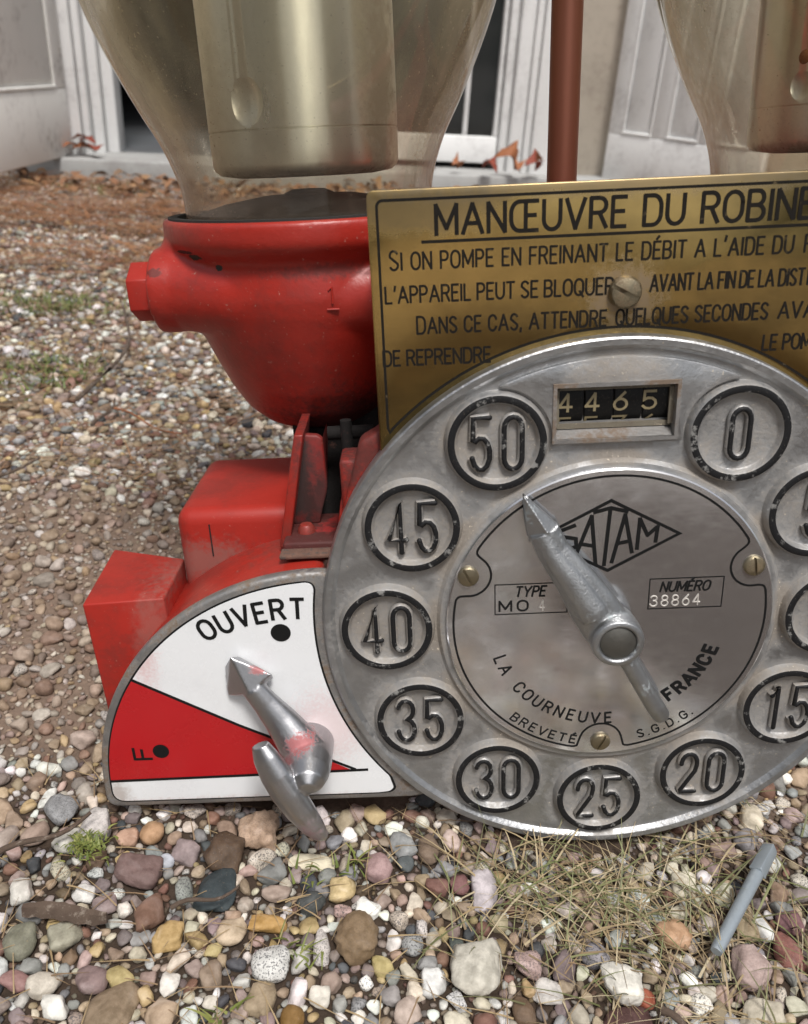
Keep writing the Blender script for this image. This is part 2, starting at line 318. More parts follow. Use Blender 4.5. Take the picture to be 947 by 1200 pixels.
class MB:
    """collects shapes into one mesh; unit conversion and origin shift happen in build()"""
    def __init__(s, scale=1.0, off=(0, 0, 0)):
        s.v = []; s.f = []; s.mi = []; s.cur = 0; s.sc = scale; s.off = Vector(off)
    def add(s, vs, fs, mi=None):
        b = len(s.v); s.v += [Vector(v) for v in vs]
        for f in fs: s.f.append([i+b for i in f]); s.mi.append(s.cur if mi is None else mi)
    def box(s, a, b, rot=None, c=None, mi=None):
        x0, y0, z0 = a; x1, y1, z1 = b
        vs = [Vector(p) for p in ((x0,y0,z0),(x1,y0,z0),(x1,y1,z0),(x0,y1,z0),(x0,y0,z1),(x1,y0,z1),(x1,y1,z1),(x0,y1,z1))]
        if rot is not None:
            c = Vector(c if c else ((x0+x1)/2, (y0+y1)/2, (z0+z1)/2)); vs = [rot @ (v-c)+c for v in vs]
        s.add(vs, [[3,2,1,0],[4,5,6,7],[0,1,5,4],[1,2,6,5],[2,3,7,6],[3,0,4,7]], mi)
    def prism(s, outline, y0, y1, mi=None, cap='both', grow=None):
        """outline in (x,z), extruded along y from y0 (front) to y1"""
        n = len(outline)
        vs = [(x, y0, z) for x, z in outline]+[(x, y1, z) for x, z in (grow or outline)]
        fs = [[i, (i+1) % n, n+(i+1) % n, n+i] for i in range(n)]
        fs += [list(range(n))[::-1], list(range(n, 2*n))]
        s.add(vs, fs, mi)
    def lathe(s, prof, c, axis='z', n=64, mi=None, close=True):
        """prof: (radius, height along axis) ; c = axis origin"""
        c = Vector(c); vs = []; fs = []; rows = []
        for r, h in prof:
            if r < 1e-6:
                rows.append([len(vs)]); vs.append(s._ax(c, 0, 0, h, axis))
            else:
                rows.append(list(range(len(vs), len(vs)+n)))
                for i in range(n):
                    a = 2*math.pi*i/n
                    vs.append(s._ax(c, r*math.cos(a), r*math.sin(a), h, axis))
        for A, B in zip(rows, rows[1:]):
            if len(A) == 1 and len(B) == 1: continue
            for i in range(n):
                j = (i+1) % n
                if len(A) == 1: fs.append([A[0], B[j], B[i]])
                elif len(B) == 1: fs.append([A[i], A[j], B[0]])
                else: fs.append([A[i], A[j], B[j], B[i]])
        s.add(vs, fs, mi)
    def _ax(s, c, a, b, h, axis):
        if axis == 'z': return c+Vector((a, b, h))
        if axis == 'y': return c+Vector((a, h, b))
        return c+Vector((h, a, b))
    def tube(s, pts, rad, n=16, mi=None, flat=1.0, up=(0, 1, 0), cap=True):
        """swept round section; flat scales the section along 'up'"""
        pts = [Vector(p) for p in pts]; m = len(pts)
        if not hasattr(rad, '__len__'): rad = [rad]*m
        if not hasattr(flat, '__len__'): flat = [flat]*m
        vs = []; fs = []
        for k, p in enumerate(pts):
            d = (pts[min(k+1, m-1)]-pts[max(k-1, 0)]).normalized()
            u = Vector(up); u = (u-d*u.dot(d)).normalized(); w = d.cross(u)
            for i in range(n):
                a = 2*math.pi*i/n
                vs.append(p+(w*math.cos(a)+u*math.sin(a)*flat[k])*rad[k])
        for k in range(m-1):
            for i in range(n):
                j = (i+1) % n
                fs.append([k*n+i, k*n+j, (k+1)*n+j, (k+1)*n+i])
        if cap:
            fs.append(list(range(n))[::-1]); fs.append(list(range((m-1)*n, m*n)))
        s.add(vs, fs, mi)
    def ball(s, c, r, n=20, mi=None, rot=None):
        c = Vector(c); r = Vector(r) if hasattr(r, '__len__') else Vector((r, r, r))
        vs = []; fs = []; m = n//2
        for k in range(m+1):
            t = math.pi*k/m
            for i in range(n):
                a = 2*math.pi*i/n
                v = Vector((r.x*math.sin(t)*math.cos(a), r.y*math.sin(t)*math.sin(a), r.z*math.cos(t)))
                vs.append((rot @ v if rot else v)+c)
        for k in range(m):
            for i in range(n):
                j = (i+1) % n; fs.append([k*n+i, (k+1)*n+i, (k+1)*n+j, k*n+j])
        s.add(vs, fs, mi)
    def ribbon(s, pts, w, y, closed=False, mi=None, mapf=None):
        """flat stroke of width w along a polyline in (x,z), lying at depth y"""
        P = [Vector((p[0], p[1])) for p in pts]; Q = [P[0]]
        for p in P[1:]:
            if (p-Q[-1]).length > 1e-5: Q.append(p)
        if mapf:
            Q2 = []
            for a_, b_ in zip(Q, Q[1:]): Q2 += [a_.lerp(b_, k/6) for k in range(6)]
            Q = Q2+[Q[-1]]
        P = Q; n = len(P)
        if closed and (P[0]-P[-1]).length < 1e-5: P.pop(); n -= 1
        L = []; Rr = []
        for i in range(n):
            if closed: a, b = P[i-1], P[(i+1) % n]
            else: a, b = P[max(i-1, 0)], P[min(i+1, n-1)]
            d1 = (P[i]-a); d2 = (b-P[i])
            if d1.length < 1e-9: d1 = d2
            if d2.length < 1e-9: d2 = d1
            d1.normalize(); d2.normalize()
            t = (d1+d2)
            if t.length < 0.3: t = d2.copy()
            t.normalize(); nn = Vector((-t.y, t.x))
            k = min(1.0/max(0.3, nn.dot(Vector((-d2.y, d2.x)))), 1.8)
            p = P[i].copy()
            if not closed and i == 0: p -= d2*w*0.3
            if not closed and i == n-1: p += d1*w*0.3
            L.append(p+nn*w*0.5*k); Rr.append(p-nn*w*0.5*k)
        f = mapf or (lambda q: (q[0], y, q[1]))
        vs = [f((q.x, q.y)) for q in L]+[f((q.x, q.y)) for q in Rr]
        rg = range(n) if closed else range(n-1)
        fs = [[i, n+i, n+(i+1) % n, (i+1) % n] for i in rg]
        s.add(vs, fs, mi)
    def data(s, name='mesh'):
        vs = [(v-s.off)*s.sc for v in s.v]
        return mesh_from(vs, s.f, name, s.mi)
    def build(s, name, mats, parent=None, smooth=35, weld=False):
        me = s.data(name)
        if isinstance(mats, str): mats = [mats]
        bm = bmesh.new(); bm.from_mesh(me)
        bmesh.ops.recalc_face_normals(bm, faces=bm.faces)
        bm.to_mesh(me); bm.free()
        return link_mesh(name, me, mats, parent, smooth)

def round_poly(pts, r, ang=18, n=5):
    """replace sharp corners of a closed polygon by arcs"""
    P = []
    for p in pts:
        p = Vector((p[0], p[1]))
        if not P or (p-P[-1]).length > 1e-4: P.append(p)
    if (P[0]-P[-1]).length < 1e-4: P.pop()
    out = []
    for i, p in enumerate(P):
        a, c = P[i-1], P[(i+1) % len(P)]
        d1 = (a-p); d2 = (c-p); l = min([r]+[d.length*(.7 if d.length > 8.5 else .45) for d in (d1, d2)])
        if d1.angle(d2) > math.pi-R(ang): out.append((p.x, p.y)); continue
        q0 = p+d1.normalized()*l; q1 = p+d2.normalized()*l
        for k in range(n+1):
            t = k/n; q = q0*(1-t)**2+p*2*t*(1-t)+q1*t*t; out.append((q.x, q.y))
    return out
def bake(o, mods):
    """apply modifiers by evaluating; mods = list of (type, {settings})"""
    for ty, st in mods:
        m = o.modifiers.new(ty.lower(), ty)
        for k, v in st.items(): setattr(m, k, v)
    dg = bpy.context.evaluated_depsgraph_get(); dg.update()
    me = bpy.data.meshes.new_from_object(o.evaluated_get(dg))
    old = o.data; o.modifiers.clear(); o.data = me
    bpy.data.meshes.remove(old)
    return o
def cast_part(mb, name, mats, parent, voxel=0.0016, it=6, fac=0.5):
    o = mb.build(name, mats, parent, None)
    bake(o, [('REMESH', dict(mode='VOXEL', voxel_size=voxel)), ('SMOOTH', dict(iterations=it, factor=fac))])
    o.data.shade_smooth()
    return o
def bevel(o, w, seg=2, ang=30):
    bake(o, [('BEVEL', dict(width=w, segments=seg, limit_method='ANGLE', angle_limit=R(ang)))])
    o.data.shade_smooth()
    try: o.data.set_sharp_from_angle(angle=R(50))
    except Exception: pass
    return o

# ------------------------------------------------------------------ stroke lettering
def arc(cx, cy, rx, ry, a0, a1, n=8):
    return [(cx+rx*math.cos(R(a0+(a1-a0)*i/n)), cy+ry*math.sin(R(a0+(a1-a0)*i/n))) for i in range(n+1)]
GL = {
 'A': (.78, [[(0,0),(.5,1),(1,0)], [(.19,.34),(.81,.34)]]),
 'B': (.62, [[(0,0),(0,1),(.55,1)]+arc(.55,.76,.38,.24,90,-90)+[(0,.52)], [(.5,.52)]+arc(.55,.26,.45,.26,90,-90)+[(0,0)]]),
 'C': (.66, [arc(.5,.66,.5,.34,15,180)+arc(.5,.34,.5,.34,180,345)]),
 'D': (.66, [[(0,0),(0,1),(.45,1)]+arc(.5,.62,.5,.38,90,0)+arc(.5,.38,.5,.38,0,-90)+[(0,0)]]),
 'E': (.52, [[(1,1),(0,1),(0,0),(1,0)], [(0,.52),(.85,.52)]]),
 'F': (.52, [[(1,1),(0,1),(0,0)], [(0,.52),(.85,.52)]]),
 'G': (.68, [arc(.5,.66,.5,.34,20,180)+arc(.5,.34,.5,.34,180,360)+[(1,.45),(.58,.45)]]),
 'I': (.04, [[(.5,0),(.5,1)]]),
 'L': (.50, [[(0,1),(0,0),(1,0)]]),
 'M': (.82, [[(0,0),(0,1),(.5,.2),(1,1),(1,0)]]),
 'N': (.66, [[(0,0),(0,1),(1,0),(1,1)]]),
 'O': (.70, [arc(.5,.64,.5,.36,0,180)+arc(.5,.36,.5,.36,180,360)+[(1,.64)]]),
 'P': (.58, [[(0,0),(0,1),(.5,1)]+arc(.55,.74,.45,.26,90,-90)+[(0,.48)]]),
 'Q': (.70, [arc(.5,.64,.5,.36,0,180)+arc(.5,.36,.5,.36,180,360)+[(1,.64)], [(.6,.25),(1.02,-.1)]]),
 'R': (.62, [[(0,0),(0,1),(.5,1)]+arc(.55,.75,.42,.25,90,-90)+[(0,.5)], [(.55,.5),(1,0)]]),
 'S': (.60, [arc(.5,.75,.46,.25,25,180,8)+[(.06,.68),(.94,.33)]+arc(.5,.25,.48,.25,0,-155,8)]),
 'T': (.62, [[(0,1),(1,1)], [(.5,1),(.5,0)]]),
 'U': (.66, [[(0,1),(0,.34)]+arc(.5,.34,.5,.34,180,360)+[(1,1)]]),
 'V': (.72, [[(0,1),(.5,0),(1,1)]]),
 'Y': (.72, [[(0,1),(.5,.45),(1,1)], [(.5,.45),(.5,0)]]),
 "'": (.10, [[(.8,1.02),(.2,.74)]]),
 ',': (.10, [[(.5,.08),(.2,-.14)]]),
 '.': (.02, [[(.5,0),(.5,.04)]]),
 '0': (.50, [arc(.5,.7,.5,.30,0,180)+[(0,.3)]+arc(.5,.3,.5,.30,180,360)+[(1,.7)]]),
 '1': (.20, [[(-.3,.74),(.6,1),(.6,0)]]),
 '2': (.52, [[(0.02,.72)]+arc(.5,.72,.48,.28,180,-15)+[(.02,0),(1,0)]]),
 '3': (.50, [arc(.46,.76,.46,.24,160,-70)+[(.5,.53)], [(.42,.53)]+arc(.46,.27,.52,.27,80,-165)]),
 '4': (.56, [[(.70,0),(.70,1)], [(.70,1),(0,.28)], [(0,.28),(1,.28)]]),
 '5': (.52, [[(.95,1),(.1,1),(.06,.54)]+arc(.46,.32,.52,.32,140,-155)]),
 '6': (.54, [[(.82,1),(.18,.55)]+arc(.5,.32,.48,.32,150,510,14)]),
 '7': (.52, [[(0,1),(1,1),(.35,0)]]),
 '8': (.54, [arc(.5,.76,.42,.24,0,360,14), arc(.5,.27,.5,.27,0,360,14)]),
}
GL['É'] = (.52, GL['E'][1]+[[(.35,1.14),(.72,1.32)]])
GL['Œ'] = (1.06, [[(1,1),(.33,1)]+arc(.33,.6,.33,.4,90,180)+arc(.33,.4,.33,.4,180,270)+[(1,0)], [(.55,1),(.55,0)], [(.55,.52),(.92,.52)]])
def line_width(txt, h, narrow, gap, space):
    w = 0
    for c in txt:
        w += space*h if c == ' ' else GL[c.upper()][0]*h*narrow*(1 if c.isupper() or not c.isalpha() else .8)+gap*h
    return w-gap*h
def strokes(pts, lim=38):
    """cut a stroke at its sharp corners so that every limb keeps its full width"""
    cur = [pts[0]]
    for i in range(1, len(pts)):
        cur.append(pts[i])
        if i < len(pts)-1:
            d1 = Vector(pts[i])-Vector(pts[i-1]); d2 = Vector(pts[i+1])-Vector(pts[i])
            if d1.length > 1e-6 and d2.length > 1e-6 and d1.angle(d2) > R(lim):
                yield cur; cur = [pts[i]]
    yield cur
def letters(mb, txt, x0, x1, z, h, stroke, y, gap=.26, space=.42, slant=0.0, small=.82, mi=None, mapf=None, zslope=0.0):
    """upper case = full height, lower case = small capitals; fitted between x0 and x1"""
    k0 = 0.0
    def total(nw):
        w = 0
        for c in txt:
            if c == ' ': w += space*h*nw
            else:
                hh = h*(small if (c.isalpha() and not c.isupper()) else 1)
                w += GL[c.upper()][0]*hh*nw+gap*h*nw
        return w-gap*h*nw
    nw = (x1-x0)/total(1.0)
    x = x0; dy = 0.0
    for c in txt:
        dy = dy % 0.06
        if c == ' ': x += space*h*nw; continue
        hh = h*(small if (c.isalpha() and not c.isupper()) else 1)
        gw, st = GL[c.upper()]
        for pl in st:
            dy += 0.004
            pts = [(x+px*gw*hh*nw+slant*py*hh, z+py*hh+zslope*(x-x0)) for px, py in pl]
            for sg in strokes(pts):
                dy += 0.004
                mb.ribbon(sg, stroke, y-dy, mi=mi, mapf=mapf)
        x += gw*hh*nw+gap*h*nw
def arc_letters(mb, txt, r, a0, a1, h, stroke, y, inward=True, width=.95, mi=None):
    """letters standing on a circle about (0,0), angles clockwise from 12 o'clock; tops point to the centre"""
    n = len(txt); dy = 0
    for i, c in enumerate(txt):
        if c == ' ': continue
        a = R(a0+(a1-a0)*i/(n-1))
        o = Vector((r*math.sin(a), r*math.cos(a)))
        up = -o.normalized(); rt = Vector((up.y, -up.x))
        gw, st = GL[c]
        for pl in st:
            dy += .004
            pts = []
            for px, py in pl:
                q = o+rt*((px-.5)*gw*h*width)+up*(py*h); pts.append((q.x, q.y))
            for sg in strokes(pts):
                dy += .004
                mb.ribbon(sg, stroke, y-dy, mi=mi)
def ridge(mb, pts, r, y, mi=None, top=1.0, n=10):
    """raised rounded stroke along (x,z) polyline"""
    mb.tube([(p[0], y, p[1]) for p in pts], r, n, mi, flat=top)
    for p in (pts[0], pts[-1]): mb.ball((p[0], y, p[1]), (r, r*top, r), 10, mi)

LANDMARKS = [
  (-0.132, 0.315, 29.2, 22.2, 'mauve oval stone', 'large smooth mauve brown oval stone lying flat in front of the white valve plate', (0.17, 0.115, 0.105), 'r', 0),
  (-0.089, 0.308, 25.4, 30.7, 'dark slate stone', 'dark greenish slate stone, flat and rounded, below the valve lever', (0.045, 0.058, 0.062), 'f', 0),
  (-0.09, 0.332, 24.1, 23.4, 'rough brown stone', 'rough dark brown stone just behind the dark slate stone', (0.1, 0.065, 0.042), 'a', 0.3),
  (-0.074, 0.348, 25.5, 25.0, 'lumpy tan stone', 'lumpy pale tan conglomerate stone under the bottom edge of the valve plate', (0.46, 0.33, 0.24), 'l', 0.3),
  (-0.134, 0.344, 16.2, 20.6, 'orange egg stone', "upright orange beige egg shaped stone against the valve plate's lower edge", (0.44, 0.28, 0.17), 'r', 0),
  (-0.147, 0.34, 15.1, 14.5, 'peach stone', 'smooth peach coloured stone beside the orange beige egg shaped stone', (0.46, 0.3, 0.22), 'r', 0),
  (-0.052, 0.267, 23.0, 21.5, 'speckled granite stone', 'pale granite stone with black speckles, rounded, in the lower foreground', (0.58, 0.57, 0.54), 'r', 1),
  (-0.011, 0.285, 25.3, 31.6, 'big brown stone', 'big rounded brown and tan stone below the tip of the valve lever', (0.22, 0.155, 0.095), 'r', 0.2),
  (-0.107, 0.28, 14.9, 17.8, 'yellow block stone', 'blocky yellowish tan stone near the lower left foreground', (0.44, 0.31, 0.15), 'a', 0),
  (-0.124, 0.242, 23.9, 30.0, 'flat tan stone', 'large flat tan brown stone lying at the bottom left foreground', (0.27, 0.205, 0.14), 'f', 0),
  (-0.16, 0.251, 17.8, 16.6, 'round cream stone', 'round cream white stone at the lower left of the foreground', (0.58, 0.53, 0.45), 'r', 0.1),
  (-0.179, 0.272, 18.4, 20.6, 'grey green stone', 'dull grey green rounded stone near the left edge of the foreground', (0.23, 0.225, 0.17), 'r', 0.2),
  (-0.191, 0.301, 14.9, 16.7, 'white wedge stone', 'white wedge shaped stone near the left edge in front of the bark strip', (0.68, 0.65, 0.59), 'a', 0),
  (-0.191, 0.355, 22.6, 20.2, 'grey granite stone', "grey granite stone to the left of the valve plate's lower corner", (0.28, 0.28, 0.28), 'a', 0.6),
  (-0.179, 0.334, 18.6, 18.4, 'white block stone', "white blocky stone left of the valve plate's lower corner", (0.6, 0.58, 0.52), 'a', 0),
  (-0.166, 0.343, 21.9, 22.1, 'pale crystalline stone', "pale angular crystalline stone touching the valve plate's lower left corner", (0.57, 0.53, 0.5), 'a', 0.3),
  (-0.159, 0.303, 13.6, 10.5, 'flat white chip', 'flat white chip of stone in front of the mauve brown oval stone', (0.72, 0.7, 0.66), 'a', 0),
  (-0.137, 0.254, 18.6, 16.4, 'mauve round stone', 'rounded dusty mauve stone above the flat tan brown stone', (0.26, 0.19, 0.18), 'r', 0),
  (-0.038, 0.242, 13.9, 18.7, 'ochre brown stone', 'ochre brown oval stone at the bottom edge near the middle left', (0.22, 0.13, 0.05), 'r', 0),
  (-0.058, 0.291, 20.7, 11.1, 'orange slab stone', 'long orange tan slab stone right of the yellowish block stone', (0.46, 0.29, 0.12), 'a', 0),
  (-0.075, 0.285, 16.7, 16.5, 'cream rough stone', 'rough cream stone between the yellowish block and the orange tan slab', (0.55, 0.44, 0.32), 'a', 0.1),
  (-0.021, 0.313, 16.1, 14.7, 'butter yellow stone', 'butter yellow rough stone right of the valve lever tip', (0.56, 0.44, 0.25), 'a', 0),
  (-0.002, 0.328, 19.5, 19.5, 'pink grey stone', 'rounded pinkish grey stone beneath the gap between valve plate and dial', (0.38, 0.26, 0.25), 'r', 0.2),
  (-0.039, 0.333, 28.0, 11.6, 'ivory flat stone', 'long flat ivory stone directly below the tip of the valve lever', (0.64, 0.58, 0.44), 'f', 0),
  (-0.057, 0.31, 18.2, 12.4, 'beige lens stone', 'lens shaped beige stone right of the dark slate stone', (0.38, 0.3, 0.25), 'r', 0),
  (-0.1, 0.255, 10.6, 14.0, 'white cube stone', 'small white cube like stone in the lower left foreground', (0.7, 0.66, 0.6), 'a', 0),
  (-0.15, 0.241, 15.5, 12.0, 'white bottom stone', 'white stone near the bottom left corner of the foreground', (0.7, 0.68, 0.62), 'a', 0),
  (-0.028, 0.28, 10.7, 20.6, 'upright pale stone', 'narrow upright pale speckled stone left of the big brown and tan stone', (0.52, 0.48, 0.45), 'r', 0.7),
  (-0.026, 0.253, 12.2, 12.6, 'white bead stone', 'round white bead like stone below the big brown and tan stone', (0.68, 0.64, 0.56), 'r', 0),
  (-0.174, 0.253, 15.0, 12.3, 'rose stone', 'dull rose coloured stone at the far left edge of the foreground', (0.3, 0.18, 0.165), 'r', 0),
  (-0.121, 0.326, 10.5, 10.6, 'bluish pebble', 'small bluish pale pebble right of the mauve brown oval stone', (0.48, 0.5, 0.54), 'r', 0),
  (0.124, 0.267, 27.6, 26.5, 'white egg stone', 'large smooth white egg shaped stone in the foreground below the grass', (0.7, 0.67, 0.6), 'r', 0),
  (0.134, 0.263, 11.8, 13.2, 'brick red pebble', 'small round brick red pebble touching the white egg shaped stone', (0.34, 0.115, 0.075), 'r', 0),
  (0.155, 0.298, 22.8, 20.9, 'peach oval stone', 'smooth peach tan oval stone lying in the grass left of the metal rod', (0.47, 0.3, 0.19), 'r', 0.1),
  (0.051, 0.272, 33.7, 35.6, 'big pale slab', 'big pale angular slab stone in the bottom middle of the foreground', (0.52, 0.49, 0.42), 'a', 0),
  (0.057, 0.317, 16.3, 26.2, 'lilac stone', "pale lilac angular stone under the dial's lower left edge", (0.52, 0.47, 0.48), 'a', 0.1),
  (0.026, 0.344, 15.7, 22.3, 'dark tan stone', "dark tan rounded stone under the dial's lower left edge", (0.21, 0.155, 0.115), 'r', 0),
  (0.171, 0.331, 15.2, 15.8, 'ivory lump', 'ivory lump of stone in the grass below the number 20 badge', (0.58, 0.53, 0.42), 'a', 0),
  (0.181, 0.328, 12.0, 12.2, 'white pea stone', 'round white pea like stone in the grass above the metal rod', (0.7, 0.69, 0.63), 'r', 0),
  (0.199, 0.312, 15.1, 30.3, 'tan shard', 'long tan shard of stone lying right beside the metal rod', (0.36, 0.29, 0.195), 'f', 0),
  (0.207, 0.307, 10.8, 19.4, 'white tooth stone', 'white tooth shaped stone to the right of the tan shard', (0.68, 0.67, 0.64), 'a', 0),
  (0.216, 0.293, 17.2, 21.7, 'rust red stone', 'rust red rounded stone at the right edge of the foreground', (0.26, 0.12, 0.1), 'r', 0.3),
  (0.223, 0.309, 15.4, 16.0, 'maroon stone', 'small maroon stone just behind the rust red stone at the right edge', (0.2, 0.11, 0.115), 'r', 0),
  (0.191, 0.279, 23.9, 23.3, 'pink quartz stone', "pink grey quartz stone below the metal rod's lower end", (0.42, 0.32, 0.29), 'a', 0.2),
  (0.188, 0.256, 28.3, 20.4, 'pale corner slab', 'pale tan angular slab stone in the bottom right corner', (0.5, 0.45, 0.36), 'a', 0),
  (0.123, 0.252, 27.1, 17.3, 'dark plum stone', 'dark plum coloured stone at the bottom edge below the white egg stone', (0.1, 0.055, 0.05), 'f', 0),
  (0.018, 0.284, 13.6, 15.2, 'grey speckled stone', 'round grey stone with dark speckles left of the big pale slab', (0.36, 0.36, 0.35), 'r', 1),
  (0.043, 0.322, 13.3, 14.9, 'dark red stone', 'dark red rounded stone left of the pale lilac stone', (0.19, 0.1, 0.095), 'r', 0),
  (0.077, 0.277, 16.6, 17.5, 'pink granite stone', 'knobbly pink granite stone right of the big pale slab', (0.46, 0.34, 0.31), 'l', 0.7),
  (0.029, 0.263, 14.2, 14.9, 'white splinter', 'white splinter of stone left of the big pale slab', (0.73, 0.72, 0.69), 'a', 0),
  (0.118, 0.273, 11.9, 13.3, 'straw pebble', 'straw yellow pebble just behind the white egg shaped stone', (0.4, 0.34, 0.2), 'r', 0),
  (0.054, 0.246, 13.1, 13.6, 'red brown stone', 'red brown stone at the bottom edge under the big pale slab', (0.21, 0.115, 0.09), 'r', 0),
  (0.04, 0.244, 18.6, 11.5, 'cream wedge', 'cream wedge of stone at the bottom edge left of the red brown stone', (0.62, 0.57, 0.46), 'a', 0),
  (0.064, 0.3, 13.0, 10.1, 'olive pebble', 'small olive tan pebble between the lilac stone and the dry grass', (0.38, 0.33, 0.22), 'r', 0),
  (0.042, 0.281, 11.7, 18.5, 'green black stone', 'dark green and white flecked stone above the big pale slab', (0.1, 0.115, 0.1), 'a', 1),
  (0.073, 0.253, 13.3, 15.9, 'umber stone', 'umber brown stone in the bottom foreground left of the white egg stone', (0.15, 0.1, 0.065), 'r', 0),
]

# ------------------------------------------------------------------ the pump head (built in mm in its own frame: x along the face, y away from the viewer, z up)
W = Matrix(((0.99477, -0.02336, -0.0994), (0.03241, 0.99538, 0.09042), (0.09683, -0.09317, 0.99093)))
BASE = Vector((0, 30, -148))
T0 = Vector((0.10937, 0.36675, 0.14773))
PUMP_M = Matrix.Translation(T0 + W @ (BASE*0.001)) @ W.to_4x4()
pump = empty('fuel_pump_head', PUMP_M, 'old red fuel pump head with metal dial, brass plate and two glass globes', 'fuel pump')
def PB(): return MB(0.001, BASE)

# --- castings: bowls, cross tube and mounting plate as one red casting
b = PB()
def bowl(sx):
    c = (151*sx, 130, 0)
    b.lathe([(0, 76), (22, 77.5), (37, 84), (47, 93), (55.5, 107), (63, 124), (69.5, 140), (74, 153), (75.5, 162), (74.5, 170), (73.2, 177), (74.5, 181), (79.5, 185.5), (82.0, 189), (82.6, 192.5), (82.6, 199.5),
             (81.5, 201), (75.5, 201), (75, 199), (74.5, 192), (0, 192)], c, 'z', 72)
bowl(-1); bowl(1)
for s in (-1, 1):
    b.tube([(235*s, 101, 164), (222*s, 100, 164), (206*s, 95, 162.5), (188*s, 86, 162), (168*s, 80, 160.5), (130*s, 79, 160), (60*s, 80, 160)], [21.5, 22.0, 22.0, 22, 22, 22, 21], 28)
    b.tube([(236*s, 101, 164), (224*s, 100.5, 164)], [22.8, 22.8], 28)
    b.ball((214*s, 112, 163), (26, 24, 25), 20)
    b.box((min(84*s, 112*s), 14, 96), (max(84*s, 112*s), 105, 186))
    b.ball((221*s, 108, 178), (13, 20, 20), 18)
b.prism([(-124, 34), (-134, 28), (-141, 40), (-124, 99), (-111.5, 106), (-111, 206), (111, 206), (111.5, 106), (124, 99), (141, 40), (134, 28), (124, 34)], 13, 27)
b.box((-90, 60, 96), (90, 110, 185))
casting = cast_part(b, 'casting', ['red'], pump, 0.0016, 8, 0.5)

# raised foundry mark "1" on the tube
b = PB()
def onpipe(z): return 130.2-math.sqrt((75.9-.010*(z-162)**2)**2-(-135.6+151)**2)
for pl in ([(-137.4, 166.4), (-135.6, 168), (-135.6, 164), (-135.6, 160)], [(-138.6, 157), (-132.4, 157)]):
    b.tube([(x, onpipe(z)+.15, z) for x, z in pl], 0.6, 8)
b.build('foundry_mark', 'red', casting, 40)

# --- bowl inside: gasket and dirt
for s in (-1, 1):
    b = PB()
    b.lathe([(79.5, 200.6), (79.3, 202.0), (74.2, 202.0), (73.0, 198.4)], (151*s, 130, 0), 'z', 64)
    b.build('gasket', 'rubber', pump, 40)
    b = PB()
    b.lathe([(0, 211), (26, 210), (48, 206.5), (64, 202), (73.5, 198)], (151*s, 130, 0), 'z', 40)
    b.build('bowl_sediment', 'dark', pump, 60)

# --- hexagonal plugs
for s in (-1, 1):
    b = PB()
    hexo = [(16.3*math.cos(R(30+60*i)), 16.3*math.sin(R(30+60*i))) for i in range(6)]
    x0, x1 = sorted((237.5*s, 249.5*s))
    vs = [(x0, 101+a, 164+c) for a, c in hexo]+[(x1, 101+a, 164+c) for a, c in hexo]
    b.add(vs, [[i, (i+1) % 6, 6+(i+1) % 6, 6+i] for i in range(6)]+[[5,4,3,2,1,0],[6,7,8,9,10,11]])
    b.lathe([(0, 232*s), (18.5, 232*s), (18.5, 237.7*s), (0, 237.7*s)], (0, 101, 164), 'x', 32)
    bevel(b.build('hex_plug', 'red_clean', pump, 30), 0.0009)

